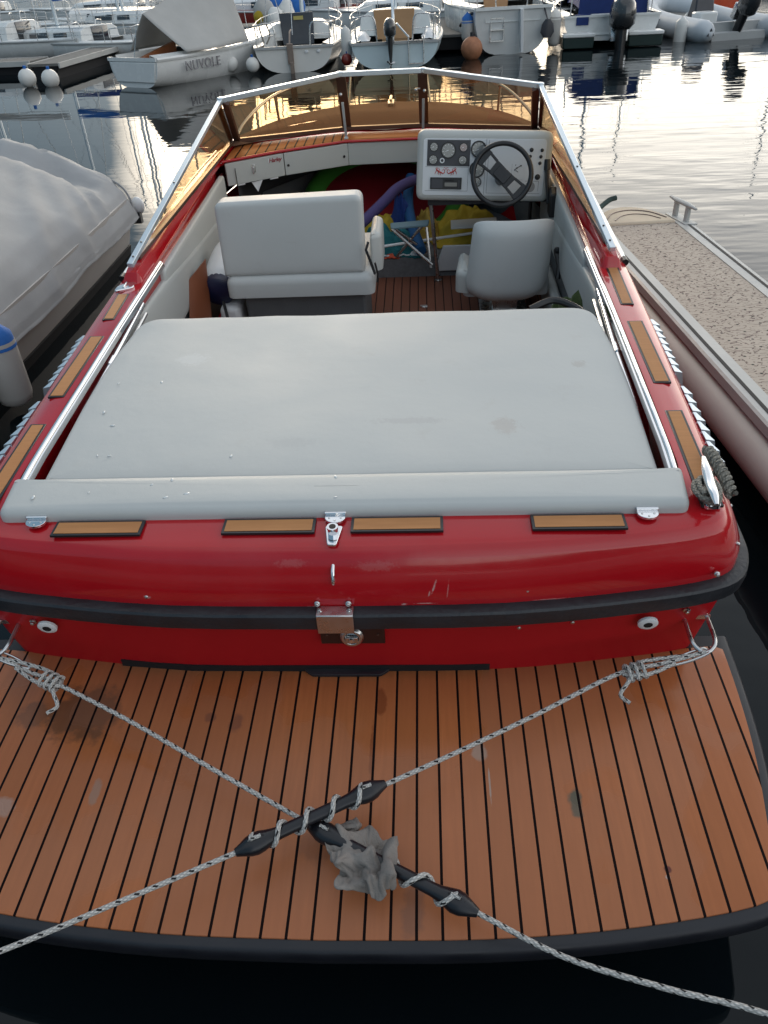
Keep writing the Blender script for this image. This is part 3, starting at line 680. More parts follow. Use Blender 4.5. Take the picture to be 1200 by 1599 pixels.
for sx in (-1, 1):
    mb = MB(); mb.lathe([(.030, -.004), (.030, .003), (.024, .007), (.0125, .007), (.0125, .001)], (sx*.925, 1.613, .562), 24, axis=(0, -1, -.2)); w = B(mb, 'drain_outlet', M['white'])
    mb = MB(); mb.lathe([(.0135, 0), (.0135, .0075), (0, .0075)], (sx*.925, 1.613, .562), 16, axis=(0, -1, -.2)); B(mb, 'outlet_bore', M['matt'], w)
mb = MB()
mb.prism([(-.055, 1.526), (.052, 1.526), (.052, 1.565), (-.055, 1.565)], .691, .695); mb.box((-.0015, 1.5265, .657), (.107, .004, .072))
br = B(mb, 'rail_bracket', M['steel'], bevel=.0015)
mb = MB(); [mb.lathe([(.005, 0), (.004, .002), (0, .002)], (x, 1.546, .695), 10) for x in (-.043, .040)]; B(mb, 'screw', M['chrome'], br)
mb = MB(); mb.box((.038, 1.580, .565), (.196, .012, .088)); pt = B(mb, 'latch_plate', M['wood'] if 0 else P('brown plate', (.035, .012, .010), .35), bevel=.002)
mb = MB(); mb.lathe([(.036, 0), (.036, .010), (.030, .018), (.022, .019), (.020, .012), (0, .012)], (.037, 1.573, .562), 28, axis=(0, -1, .1)); mb.box((.037, 1.555, .561), (.038, .010, .024))
lt = B(mb, 'latch', M['steel'], pt, bevel=.001)
mb = MB(); mb.lathe([(.009, 0), (.007, .004), (0, .004)], (.037, 1.549, .562), 12, axis=(0, -1, .1)); B(mb, 'keyhole_cover', M['chrome'], lt) if 0 else B(mb, 'latch_knob', M['chrome'], pt)
mb = MB(); [mb.lathe([(.004, 0), (.003, .002), (0, .002)], (x, 1.573, .562), 10, axis=(0, -1, 0)) for x in (-.040, .115)]; B(mb, 'screw', M['bronze'], pt)
for sx in (-1, 1):      # towing eyes
    mb = MB(); mb.tube(bez([(sx*1.055, 1.670, .520), (sx*1.055, 1.585, .515), (sx*1.070, 1.560, .505), (sx*1.090, 1.553, .500), (sx*1.110, 1.560, .505), (sx*1.125, 1.59, .515), (sx*1.125, 1.69, .520)], 6), .0065, 10)
    mb.box((sx*1.09, 1.678, .520), (.09, .006, .016)); B(mb, 'towing_eye', M['steel'])

# aft-corner cleat with the old mooring line round it
cz = hz(1.8)+.006
mb = MB(); mb.prism(rpoly([(1.062, 1.75), (1.108, 1.75), (1.122, 1.88), (1.076, 1.88)], .012), cz-.004, cz+.006)
for y in (1.785, 1.845): mb.cyl((1.083+(y-1.8)*.11, y, cz), (1.083+(y-1.8)*.11, y, cz+.045), .012, .010)
P0 = [(1.070, 1.700, cz+.052), (1.076, 1.745, cz+.053), (1.083, 1.81, cz+.048), (1.090, 1.875, cz+.053), (1.097, 1.925, cz+.056)]
mb.tube(bez(P0, 5), [.006]+[.011]*6+[.015]*9+[.011]*4+[.006], 12, flat=.7) if 0 else mb.tube(bez(P0, 5), [.005+.011*math.sin(PI*(k+.5)/21) for k in range(21)], 14, flat=.75)
B(mb, 'cleat', M['chrome'], bevel=0, smooth=50)
mb = MB(); pts = []
for k in range(60):     # figure-of-eight turns under the horns
    a = k/59*2.6*2*PI; pts.append((1.079+.030*math.cos(a)+.006*math.sin(a*.5), 1.80+.052*math.sin(a)*(1 if k % 2 else .97), cz+.012+.028*(k/59)))
pts += [(1.105, 1.88, cz+.02), (1.140, 1.93, cz-.01), (1.168, 1.97, cz-.05), (1.20, 2.0, cz-.10)]
mb.tube(bez(pts, 3), .0085, 8)
for q in range(3):      # plaited bunch hanging over the gunwale
    pp = []
    for k in range(46):
        t = k/45; a = t*7.5*PI+q*2*PI/3; cx, cy, c_z = 1.142+.018*t, 2.02-.20*t, cz+.022-.02*abs(t-.2)-.05*max(0, t-.75)
        pp.append((cx+.0125*math.cos(a), cy, c_z+.0125*math.sin(a)))
    mb.tube(bez(pp, 2), .0074, 8)
rope0 = mb.build('mooring_rope', M['rope_old'], smooth=60, mw=BM, label='weathered grey plaited rope bunched round the chrome cleat at the right stern corner', category='rope')
# left fairlead
mb = MB(); mb.prism(rpoly([(-1.205, 3.455), (-1.120, 3.50), (-1.135, 3.575), (-1.205, 3.52)], .02), hz(3.5)-.004, hz(3.5)+.012); mb.cyl((-1.165, 3.485, hz(3.5)+.012), (-1.165, 3.55, hz(3.5)+.012), .008)
B(mb, 'fairlead', M['chrome'], bevel=.004, seg=3)

# chrome track on the coaming, bimini tubes
for sx in (1, -1):
    a = [(1.028, 1.94), (1.038, 2.1), (1.051, 2.55), (1.066, 3.1), (1.080, 3.83)]
    mb = MB(); mb.tube(bez([(sx*x, y, .889) for x, y in a], 6), .009, 8, flat=.7)
    mb.loft([[(sx*(x+d), y, z) for x, y in a] for d, z in ((-.019, .866), (-.015, .884), (-.008, .886), (.008, .886))], closed=False)
    B(mb, 'sail_track', M['chrome'], smooth=60)
    mb = MB(); mb.tube([(sx*1.066, 3.40, .842), (sx*1.030, 2.84, .842)], .012, 12); mb.cyl((sx*1.067, 3.41, .842), (sx*1.061, 3.33, .842), .0155)
    mb.cyl((sx*1.033, 2.87, .842), (sx*1.029, 2.80, .842), .0155); mb.tube([(sx*1.030, 2.82, .842), (sx*1.018, 2.45, .838), (sx*1.005, 2.02, .80)], .0105, 12)
    fr_ = B(mb, 'bimini_tube', M['chrome'])
    mb = MB(); mb.tube([(sx*1.040, 3.36, .818), (sx*1.008, 2.74, .815), (sx*.998, 2.10, .79)], .009, 10); mb.ball((sx*1.010, 2.76, .822), .014, 10); B(mb, 'bimini_strut', M['steel'], fr_)

# louvred engine vents on the hull sides
def vent(sx, y0, y1, n):
    mb = MB()
    xs = lambda y: 1.190+(y-2.6)*.035
    mb.hexa([(sx*(xs(y0)+.0), y0, .745), (sx*(xs(y0)+.035), y0, .745), (sx*(xs(y1)+.035), y1, .745), (sx*xs(y1), y1, .745), (sx*xs(y0), y0, .850), (sx*(xs(y0)+.016), y0, .850), (sx*(xs(y1)+.016), y1, .850), (sx*xs(y1), y1, .850)])
    vb = B(mb, 'engine_vent', M['alu'], smooth=0)
    mb = MB()
    for k in range(n):
        ya = y0+(y1-y0)*(k+.10)/n; yb = y0+(y1-y0)*(k+.92)/n
        xa, xb = xs(ya), xs(yb)
        mb.hexa([(sx*(xa+.030), ya, .750), (sx*(xa+.062), ya, .752), (sx*(xb+.034), yb, .750), (sx*(xb+.028), yb, .750), (sx*(xa+.010), ya, .862), (sx*(xa+.040), ya, .856), (sx*(xb+.018), yb, .862), (sx*(xb+.008), yb, .862)])
    B(mb, 'louvre', M['alu'], vb, smooth=0)
for sx in (1, -1):
    vent(sx, 2.60, 3.06, 8); vent(sx, 2.02, 2.50, 8)

# raised side coamings that carry the windscreen
for sx in (1, -1):
    rings = []
    for y, xi, xo, h in ((3.555, 1.105, 1.192, -.012), (3.585, 1.101, 1.194, .046), (3.63, 1.099, 1.195, .054), (4.5, 1.108, 1.198, .058), (5.3, 1.112, 1.172, .055), (5.62, 1.106, 1.150, .048), (5.95, 1.07, 1.12, .02)):
        zb = zI(0, y)-.012
        rings.append([(sx*(xi-.002), y, zb), (sx*(xi+.008), y, zb+h*.8), (sx*(xi+.018), y, zb+h+.012), (sx*(xo-.02), y, zb+h+.012), (sx*(xo-.006), y, zb+h*.8), (sx*(xo+.008), y, zb-.01)])
    mb = MB(); mb.loft(rings); B(mb, 'screen_coaming', M['red'], smooth=40, bevel=.004)

# windscreen
TB = [(1.187, 3.79, .925), (1.100, 5.93, .985)]; TC = (1.008, 5.42, 1.332); TM = (.282, 5.915, 1.368); BC = (1.084, 5.95, .985); BMd = (.272, 6.19, .985)
def bar(a, b, w, h, up=(0, 0, 1)):
    """flat bar from a to b as 8 corners"""
    a, b = Vector(a), Vector(b); t = (b-a).normalized(); s_ = t.cross(Vector(up)).normalized(); u = s_.cross(t).normalized()
    return [p+s_*(i*w/2)+u*(j*h/2) for p in (a, b) for i, j in ((-1, -1), (1, -1), (1, 1), (-1, 1))]
def addbar(mb, a, b, w, h, up=(0, 0, 1)):
    q = bar(a, b, w, h, up); mb.add(q, [(3, 2, 1, 0), (4, 5, 6, 7), (0, 1, 5, 4), (1, 2, 6, 5), (2, 3, 7, 6), (3, 0, 4, 7)])
ws = MB()
for sx in (1, -1):
    f = lambda p: (sx*p[0], p[1], p[2])
    addbar(ws, f((1.150, 3.60, .962)), f(TC), .030, .024, up=(0, -.25, 1)); addbar(ws, f(TC), f(TM), .036, .030)
addbar(ws, (-TM[0], TM[1], TM[2]), TM, .036, .030)
for p in (TC, TM):
    for sx in (1, -1): ws.lathe([(.024, -.012), (.024, .014), (.018, .017), (0, .017)], (sx*p[0], p[1], p[2]), 12)
wf = B(ws, 'windscreen_frame', M['alu'], bevel=.003)
for sx in (1, -1):
    for t in (.03, .10, .42):
        mb = MB(); a, c = Vector((sx*1.150, 3.60, .962)), Vector((sx*TC[0], TC[1], TC[2])); q = a+(c-a)*t; mb.lathe([(.006, .010), (.005, .016), (0, .0165)], q, 10); B(mb, 'rivet', M['plate'], wf)
for sx in (1, -1):
    mb = MB(); mb.tube(bez([(sx*1.236, 3.70, .872), (sx*1.245, 4.4, .880), (sx*1.238, 5.3, .905), (sx*1.20, 5.85, .925)], 6), .013, 10); gr = B(mb, 'gunwale_strip', M['alu'])
    mb = MB(); mb.cyl((sx*1.2355, 3.665, .871), (sx*1.236, 3.71, .872), .016); B(mb, 'strip_end', M['black'], gr)
mb = MB()
for sx in (1, -1):
    f = lambda p: (sx*p[0], p[1], p[2])
    addbar(mb, f((1.150, 3.72, .955)), f((1.085, 5.93, .980)), .030, .020); addbar(mb, f((1.066, 5.93, .980)), f((.272, 6.175, .975)), .030, .026)
    addbar(mb, f((TC[0]-.028, TC[1]+.0, TC[2]-.014)), f((BC[0]-.028, BC[1]-.02, .985)), .045, .024, up=(0, -1, .2)); addbar(mb, f((TC[0]+.014, TC[1]-.035, TC[2]-.018)), f((BC[0]+.006, BC[1]-.05, .985)), .012, .05, up=(0, -1, .2))
    addbar(mb, f((TM[0]-.004, TM[1], TM[2]-.014)), f((BMd[0]+.012, BMd[1], .98)), .066, .024, up=(0, -1, .2))
addbar(mb, (-.272, 6.175, .975), (.272, 6.175, .975), .030, .026)
B(mb, 'windscreen_post', M['bronze'], wf, bevel=.002)
def pane(c4):
    c4 = [Vector(p) for p in c4]; n_ = (c4[1]-c4[0]).cross(c4[-1]-c4[0]).normalized()*.002
    k = len(c4); mb = MB(); vs = [p-n_ for p in c4]+[p+n_ for p in c4]
    mb.add(vs, [tuple(range(k-1, -1, -1)), tuple(range(k, 2*k))]+[(i, (i+1) % k, (i+1) % k+k, i+k) for i in range(k)]); B(mb, 'windscreen_pane', M['glass'], wf, smooth=0)
for sx in (1, -1):
    f = lambda p: (sx*p[0], p[1], p[2])
    pane([f((1.152, 3.90, .955)), f((1.085, 5.90, .985)), f((1.010, 5.42, 1.318))])
    pane([f((1.06, 5.94, .985)), f((.29, 6.18, .985)), f((.295, 5.915, 1.355)), f((.99, 5.44, 1.320))])
pane([(-.26, 6.19, .985), (.26, 6.19, .985), (.265, 5.915, 1.355), (-.265, 5.915, 1.355)])
for sx in (1, -1):
    mb = MB(); addbar(mb, (sx*.282, 5.955, 1.190), (sx*.276, 5.985, .955), .018, .008, up=(0, -1, 0)); mb.box((sx*.276, 5.985, .952), (.03, .03, .012)); mb.ball((sx*.29, 5.945, 1.24), .012, 8)
    B(mb, 'screen_brace', M['alu'], wf, bevel=.001)
mb = MB(); mb.cyl((.23, 5.945, 1.255), (.262, 5.935, 1.255), .006); mb.ball((.232, 5.93, 1.25), .012, 8); B(mb, 'screen_latch', M['steel'], wf)
# bow rail, seen through the glass
for sx in (1, -1):
    mb = MB(); mb.tube(bez([(sx*1.12, 6.02, .97), (sx*1.04, 6.22, 1.06), (sx*.88, 6.62, 1.13), (sx*.55, 7.02, 1.17), (sx*.22, 7.22, 1.17)] if 0 else [(sx*1.10, 6.10, .96), (sx*1.03, 6.25, 1.05), (sx*.88, 6.62, 1.13), (sx*.62, 6.98, 1.16), (sx*.30, 7.16, 1.17), (sx*.0, 7.22, 1.17)], 8), .011, 10)
    mb.cyl((sx*.86, 6.66, .93), (sx*.87, 6.64, 1.13), .010); mb.cyl((sx*.34, 7.10, .95), (sx*.31, 7.15, 1.17), .010); B(mb, 'bow_rail', M['steel'])
mb = MB(); mb.box((.02, 6.98, .975), (.05, .16, .03)); mb.tube([(.02, 6.90, 1.01), (.02, 7.06, 1.01)], .012); B(mb, 'bow_cleat', M['steel'], bevel=.003)

# teak shelf behind the screen and the locker fronts under it
zs = .944
def shelf(p, nm, mat):
    mb = MB(); mb.prism(p, zs-.006, zs+.004); B(mb, nm, mat, smooth=0, bevel=.002)
shelf([(-1.088, 5.548), (-.745, 5.757), (-.287, 5.965), (-.281, 6.165), (-.60, 6.085), (-1.065, 5.93)], 'teak_shelf', M['teak_shelf'])
shelf([(-.281, 5.967), (.72, 5.967), (.72, 6.04), (.281, 6.165), (-.275, 6.165)], 'teak_shelf', M['teak_plain'])
mb = MB(); mb.tube([(-1.098, 5.530, .936), (-.745, 5.745, .936), (-.285, 5.953, .936), (.72, 5.953, .936)], .010, 8); B(mb, 'shelf_edge', M['red'], smooth=60)
pts = [(-1.088, 5.548), (-.712, 5.765), (-.270, 5.968), (.26, 5.975), (.75, 5.975)]
doors = []
for (a, b) in ((0, 1), (1, 2), (2, 3), (3, 4)):
    p, q = Vector((*pts[a], 0)), Vector((*pts[b], 0)); d = (q-p).normalized(); p = p+d*.003; q = q-d*.003; nn = Vector((d.y, -d.x, 0))
    mb = MB(); zt, zb_ = .922, .775
    mb.add([p+nn*s_+Vector((0, 0, z)) for z in (zb_, zt) for s_ in (-.012, .014)]+[q+nn*s_+Vector((0, 0, z)) for z in (zb_, zt) for s_ in (-.012, .014)], [(0, 1, 3, 2), (4, 6, 7, 5), (0, 4, 5, 1), (2, 3, 7, 6), (0, 2, 6, 4), (1, 5, 7, 3)])
    doors.append((B(mb, 'locker_door', M['vinyl_dash'], bevel=.004, seg=3), p, q, d, nn))
def ondoor(i, t, z, off=.016): dr, p, q, d, nn = doors[i]; return p+(q-p)*t+nn*off+Vector((0, 0, z))
for i, t in ((1, .05), (1, .93)):
    mb = MB(); mb.lathe([(.009, -.002), (.009, .003), (.006, .006), (0, .006)], ondoor(i, t, .84), 12, axis=doors[i][4]); B(mb, 'door_knob', M['black'], doors[i][0])
mb = MB(); c = ondoor(0, .46, .862); mb.box(c, (.03, .012, .05)); mb.tube([c+Vector((0, -.01, .01)), c+Vector((0, -.012, -.035))], .005); B(mb, 'door_latch', M['chrome'], doors[0][0], bevel=.002)
mb = MB(); c = ondoor(0, .50, .755, .0); mb.add([c+Vector((-.035, -.01, .012)), c+Vector((.04, .01, .02)), c+Vector((.0, -.005, -.055)), c+Vector((-.02, -.03, .0))], [(0, 1, 2), (0, 2, 3)]); mb.build('paper_flag', M['white'], smooth=0, thick=.003, mw=BM, label='small white paper pennant hanging under the left locker door', category='pennant')
for t in (.22, .80):
    mb = MB(); c = ondoor(0, t, .771, .004); d = doors[0][3]; addbar(mb, c-d*.03, c+d*.03, .012, .010); B(mb, 'door_hinge', M['white'], doors[0][0])
d, nn = doors[0][3], doors[0][4]
Tt = Matrix((d, Vector((0, 0, 1)), nn)).transposed().to_4x4(); Tt.translation = ondoor(0, .86, .893, .0165)
mb = MB(); c = ondoor(0, .735, .893, .0155); addbar(mb, c-Vector((0, 0, .013)), c+Vector((0, 0, .013)), .006, .002, up=nn); B(mb, 'badge_bar', M['white'], doors[0][0])
Tt.translation = ondoor(0, .845, .891, .0165); text_mesh('Harley', .040, Tt, 'badge', M['redbadge'], doors[0][0], .0012, .3, .88)

# side pads
def sidepad(sx, poly, x, th, nm='side_pad', r=.02):
    T_ = Matrix(((0, 0, -sx, sx*x), (1, 0, 0, 0), (0, 1, 0, 0), (0, 0, 0, 1)))       # (a,b,h) -> (x-h, y, z)
    mb = MB(); pad(mb, dens(rpoly(poly, .03, 4), .06), 0, th, r, .004, T=T_, wob=.002); B(mb, nm, M['vinyl_side'], smooth=60)
for sx in (1, -1):
    sidepad(sx, [(3.82, .845), (5.42, .885), (5.42, .70), (3.80, .66)], 1.097, .030, r=.014)
    sidepad(sx, [(3.00, .60), (2.98, .76), (3.08, .82), (3.80, .80), (5.42, .69), (5.42, .53), (3.3, .50)], 1.096, .034, r=.018)

# helm and bench seats
def LT(origin, xa, ya): # local (a,b,h) frame: a along xa, b along ya, h along their cross product
    xa, ya = Vector(xa).normalized(), Vector(ya).normalized(); h = xa.cross(ya).normalized(); ya = h.cross(xa)
    m_ = Matrix((xa, ya, h)).transposed().to_4x4(); m_.translation = Vector(origin); return m_
lean = Vector((0, .05, 1)).normalized()
# bench: back, roll of the seat, box base
mb = MB(); mb.box((-.42, 4.47, .375), (.70, .50, .37)); bench = B(mb, 'bench_seat', M['liner'], bevel=.015)
T_ = LT((-.455, 4.30, .655), (1, 0, 0), lean)     # h points to -y (aft)
mb = MB(); pad(mb, dens(rpoly([(-.400, 0), (.395, 0), (.400, .415), (-.398, .400)], [.02, .02, .045, .045], 6), .05), 0, .13, .028, .004, T=T_, wob=.003); B(mb, 'backrest', M['vinyl_seat'], bench, smooth=60)
mb = MB(); pad(mb, dens(rpoly([(-.85, 4.15), (-.01, 4.15), (-.01, 4.86), (-.85, 4.86)], .05, 5), .05), .545, .668, .05, .01, wob=.003); B(mb, 'seat_cushion', M['vinyl_seat'], bench, smooth=60)
mb = MB(); pad(mb, dens(rpoly([(-.03, 4.26), (.035, 4.30), (.035, 4.60), (-.03, 4.62)], .03, 5), .04), .63, .84, .03, .01); B(mb, 'armrest', M['vinyl_side'], bench, smooth=60)
mb = MB(); mb.tube([(-.03, 4.16, .84), (-.045, 4.15, .80), (-.025, 4.15, .74), (-.005, 4.17, .66)], .013, 8, flat=.6); mb.tube([(.0, 4.15, .73), (.012, 4.16, .66), (.006, 4.17, .61)], .006, 8); B(mb, 'seat_hinge', M['engine'], bench)
# helm seat: curved bucket back with a wing, squab, slide and pedestal
mb = MB(); mb.box((.77, 4.68, .30), (.16, .20, .20)); mb.box((.77, 4.70, .212), (.30, .34, .022)); helm = B(mb, 'helm_seat', M['steel'], bevel=.006)
def hb(u, v):
    # u across, v up the back; curved forward at the sides
    a = (u-.5)*2; w = .243-.014*max(0, (.25-v)/.25)**2-.012*v; x = .762+a*w+.035*v-.012; z = .395+.455*v+.05*(abs(a)**4)*(1-v)**2-.03*abs(a)**6*v
    y = 4.345+.070*(abs(a)**2.6)+.045*v; return Vector((x, y, z))
mb = MB(); nu, nv = 16, 12; rings = []
def bk(u, v, s_):
    p = hb(u, v); e = min(u, 1-u)*16/2.2; f = min(v, 1-v)*12/2.0; k = min(1, (min(e, 1)*(2-min(e, 1)))**.5)*min(1, (min(f, 1)*(2-min(f, 1)))**.5)
    return p+Vector((0, s_*.055*max(k, .02), 0))
vs = [bk(i/nu, j/nv, -1) for i in range(nu+1) for j in range(nv+1)]+[bk(i/nu, j/nv, 1) for i in range(nu+1) for j in range(nv+1)]
w_ = nv+1; o2 = (nu+1)*w_; fs = []
for i in range(nu):
    for j in range(nv): fs.append((i*w_+j, (i+1)*w_+j, (i+1)*w_+j+1, i*w_+j+1)); fs.append((o2+i*w_+j, o2+i*w_+j+1, o2+(i+1)*w_+j+1, o2+(i+1)*w_+j))
for i in range(nu): fs.append((i*w_, o2+i*w_, o2+(i+1)*w_, (i+1)*w_)); fs.append((i*w_+nv, (i+1)*w_+nv, o2+(i+1)*w_+nv, o2+i*w_+nv))
for j in range(nv): fs.append((j, j+1, o2+j+1, o2+j)); fs.append((nu*w_+j, o2+nu*w_+j, o2+nu*w_+j+1, nu*w_+j+1))
mb.add(vs, fs); B(mb, 'backrest', M['vinyl_seat'], helm, smooth=70, sub=1)
mb = MB(); pad(mb, dens(rpoly([(.50, 4.46), (1.02, 4.46), (1.0, 4.90), (.54, 4.90)], .06, 5), .05), .38, .50, .045, .008, wob=.003); B(mb, 'seat_cushion', M['vinyl_seat'], helm, smooth=60)
mb = MB(); pad(mb, dens(rpoly([(.455, 4.47), (.545, 4.43), (.555, 4.76), (.49, 4.78)], .035, 5), .04), .41, .545, .04, .01, wob=.006); B(mb, 'armrest', M['vinyl_side'], helm, smooth=60)
mb = MB(); mb.tube([(1.045, 4.50, .62), (1.06, 4.44, .56), (1.05, 4.40, .50)], .016, 8); mb.ball((1.05, 4.50, .63), .022, 10); B(mb, 'seat_knob', M['black'], helm)
mb = MB(); mb.hexa([(.99, 3.9, .2), (1.075, 3.9, .2), (1.09, 4.9, .2), (1.03, 4.9, .2), (1.00, 3.9, .40), (1.075, 3.9, .40), (1.09, 4.9, .40), (1.04, 4.9, .40)]); B(mb, 'side_locker', M['vinyl_side'], bevel=.02)

# helm console
def DP(u, v, d=0.):     # a point on the console face from its own 0-1000 layout; d is height off the face
    s_ = (u-85)/1030; t = (v-58)/532
    return Vector((.236+s_*.815, 4.975+(.5-t)*.07-d, 1.200-s_*.040-t*.388))
D0 = DP(0, 0); DX = (DP(1, 0)-D0); DZ = (DP(0, 1)-D0); DN = DX.cross(DZ).normalized()
if DN.y > 0: DN = -DN
TD = LT(DP(600, 324), DX, -DZ)
SX, SZ = DX.length, DZ.length
def loc(u, v): return ((u-600)*SX, -(v-324)*SZ)
o = [loc(*p) for p in ((85, 590), (1115, 590), (1115, 58), (85, 58))]
mb = MB(); pad(mb, dens(rpoly(o, .05, 7), .05), -.14, .0, .035, 0, T=TD, wob=.002)
con = B(mb, 'helm_console', M['vinyl_dash'], smooth=60)
o = [loc(*p) for p in ((130, 545), (1062, 545), (1062, 118), (130, 118))]
mb = MB(); mb.prism(rpoly(o, .022, 5), -.004, .0035, T=TD); B(mb, 'console_panel', M['dashwhite'], con, bevel=.0015)
def dplate(u0, v0, u1, v1, z0, z1, nm, mat, r=.003, par=con):
    p = [loc(u0, v1), loc(u1, v1), loc(u1, v0), loc(u0, v0)]; n = MB(); n.prism(rpoly(p, r, 3), z0, z1, T=TD); return B(n, nm, mat, par, bevel=.0008)
def ring2(u, v, r0, r1, z0, z1, nm, mat, par, n=32):
    c = loc(u, v); q = MB(); q.lathe([(r1, z0), (r1, z1), (r0, z1), (r0, z0+.001)], (c[0], c[1], 0), n, T=TD); return B(q, nm, mat, par)
def disc(u, v, r, z0, z1, nm, mat, par, n=28):
    c = loc(u, v); q = MB(); q.lathe([(r, z0), (r, z1), (r*.2, z1+.0002), (0, z1+.0002)], (c[0], c[1], 0), n, T=TD); return B(q, nm, mat, par)
ip = dplate(160, 128, 487, 322, .003, .0055, 'instrument_plate', M['plate'])
hairs = [(478, 118, 480, 512), (606, 118, 608, 540), (626, 126, 628, 525), (626, 523, 1040, 525), (812, 300, 813, 420), (812, 420, 900, 421), (920, 428, 1026, 430), (1024, 430, 1026, 505), (150, 328, 478, 330), (150, 510, 478, 512)]
n = MB()
for (a, b, c_, d_) in hairs: n.prism([loc(a, d_), loc(c_, d_), loc(c_, b), loc(a, b)], .003, .0042, T=TD)
B(n, 'panel_joint', M['plate'], con, smooth=0)
def gauge(u, v, r, par, face='gauge', rim='black'):
    g = ring2(u, v, r*SX*.86, r*SX*1.04, .004, .011, 'gauge', M[rim], par); disc(u, v, r*SX*.87, .004, .0075, 'gauge_face', M[face], g)
    c = loc(u, v); q = MB()
    for k in range(9):
        a = R(225-k*33.75); ca, sa = math.cos(a), math.sin(a); rr = r*SX
        q.add([(c[0]+ca*rr*.62-sa*rr*.03, c[1]+sa*rr*.62+ca*rr*.03, .0082), (c[0]+ca*rr*.62+sa*rr*.03, c[1]+sa*rr*.62-ca*rr*.03, .0082), (c[0]+ca*rr*.78+sa*rr*.03, c[1]+sa*rr*.78-ca*rr*.03, .0082), (c[0]+ca*rr*.78-sa*rr*.03, c[1]+sa*rr*.78+ca*rr*.03, .0082)], [(0, 1, 2, 3)], T=TD)
    a = R(200); q.add([(c[0]+math.cos(a)*r*SX*.6, c[1]+math.sin(a)*r*SX*.6, .0086), (c[0]+.0012, c[1]-.001, .0086), (c[0]-.0012, c[1]+.0022, .0086)], [(0, 1, 2)], T=TD)
    B(q, 'gauge_marks', M['white'], g, smooth=0)
for a in ((210, 180, 33), (320, 205, 57), (207, 275, 35), (432, 277, 33)): gauge(*a, ip)
gauge(435, 182, 32, ip, 'gaugepink')
g = ring2(276, 281, .009, .0145, .0055, .0085, 'ignition_lock', M['white'], ip); disc(276, 281, .0085, .0055, .008, 'lock_face', M['plate'], g)
for a in ((550, 195, 58), (545, 345, 56), (550, 440, 34)): gauge(*a, con)
rd = dplate(190, 408, 433, 498, .003, .012, 'radio', M['black']); dplate(302, 446, 398, 476, .012, .0135, 'radio_display', P('lcd', (.22, .21, .19), .3), par=rd); dplate(200, 418, 286, 490, .012, .013, 'radio_panel', M['plate'], par=rd); dplate(300, 424, 372, 436, .012, .013, 'tape_slot', M['matt'], par=rd)
dplate(408, 426, 416, 486, .012, .0138, 'radio_button', M['plate'], par=rd)
for (u, v, r) in ((950, 195, 13), (945, 243, 10), (942, 293, 14), (1030, 197, 11), (1025, 245, 11), (1022, 293, 11), (1013, 397, 18)):
    q = MB(); c = loc(u, v); q.lathe([(r*SX*1.15, .003), (r*SX*1.15, .006), (r*SX*.7, .007), (r*SX*.6, .019), (0, .020)], (c[0], c[1], 0), 14, T=TD); B(q, 'switch', M['black'], con)
disc(962, 472, 38*SX, .003, .0055, 'speaker', P('speaker mesh', (.30, .30, .30), .6, na=.5, ns=300), con)
q = MB()
for (a, b) in (((842, 335), (868, 320)), ((868, 320), (880, 312)), ((832, 345), (850, 330)), ((845, 350), (862, 362)), ((835, 312), (842, 306))): 
    p0, p1 = loc(*a), loc(*b); addbar(q, TD @ Vector((*p0, .0045)), TD @ Vector((*p1, .0045)), .0035, .002, up=DN)
for a in ((880, 313), (850, 331), (836, 346)): c = loc(*a); q.lathe([(.0045, .003), (.0045, .006), (0, .006)], (c[0], c[1], 0), 10, T=TD)
B(q, 'wiring_symbol', M['plate'], con, smooth=0)
# mirrored red scroll emblem above the radio
q = MB()
for s_ in (1, -1):
    def E2(x, y): c = loc(308+s_*x, 362+y); return TD @ Vector((c[0], c[1], .0045))
    q.tube([E2(*p) for p in ((80, -25), (70, -10), (52, 4), (36, 8), (22, 18), (10, 8), (10, -8), (22, -14), (30, -4))], [.0012, .0035, .0045, .004, .003, .0022, .0018, .0014, .001], 8)
    for pp in (((70, -8), (80, 8), (84, 22)), ((55, 2), (50, -14), (58, -26)), ((40, 8), (44, 22), (36, 30)), ((56, 6), (60, 18), (54, 26)), ((70, -10), (66, -24), (74, -30))): q.tube([E2(*p) for p in pp], [.0026, .002, .0012], 6)
    q.tube([E2(*p) for p in ((10, -6), (4, -22), (10, -30), (18, -24))], [.0014, .0014, .0013, .001], 6)
B(q, 'emblem', M['redink'], con, smooth=60)
# steering wheel
WC = DP(718, 362)+Vector((.0, -.17, .03)); wn = Vector((-.10, -.92, .40)).normalized(); TW = LT(WC, (1, -.05, 0), wn.cross(Vector((1, -.05, 0))))
if (TW.to_3x3() @ Vector((0, 0, 1))).dot(wn) < 0: TW = LT(WC, (1, -.05, 0), Vector((1, -.05, 0)).cross(wn))
mb = MB(); mb.tube([TW @ Vector((.170*math.cos(2*PI*k/48), .170*math.sin(2*PI*k/48), 0)) for k in range(48)], .0145, 12, closed=True)
wh = B(mb, 'steering_wheel', M['black'], smooth=60)
mb = MB(); mb.tube([TW @ Vector((0, 0, -.01)), TW @ Vector((0, 0, -.19))], .035, 16); B(mb, 'steering_column', M['black'], wh)
a = R(-43); rm = Matrix.Rotation(a, 4, 'Z')
mb = MB()
for s_ in (1, -1):
    mb.prism([(s_*x, y) for x, y in [(0, -.040), (.07, -.042), (.075, .042), (0, .040)][::s_]], -.022, -.004, T=TW @ rm)
    for yy in (-.0355, .0355): mb.prism([(s_*x, y) for x, y in [(.07, yy-.008), (.166, yy*1.25-.008), (.166, yy*1.25+.008), (.07, yy+.008)][::s_]], -.016, -.004, T=TW @ rm)
    mb.prism([(s_*x, y) for x, y in [(.125, -.05), (.160, -.052), (.160, .052), (.125, .05)][::s_]], -.018, -.002, T=TW @ rm)
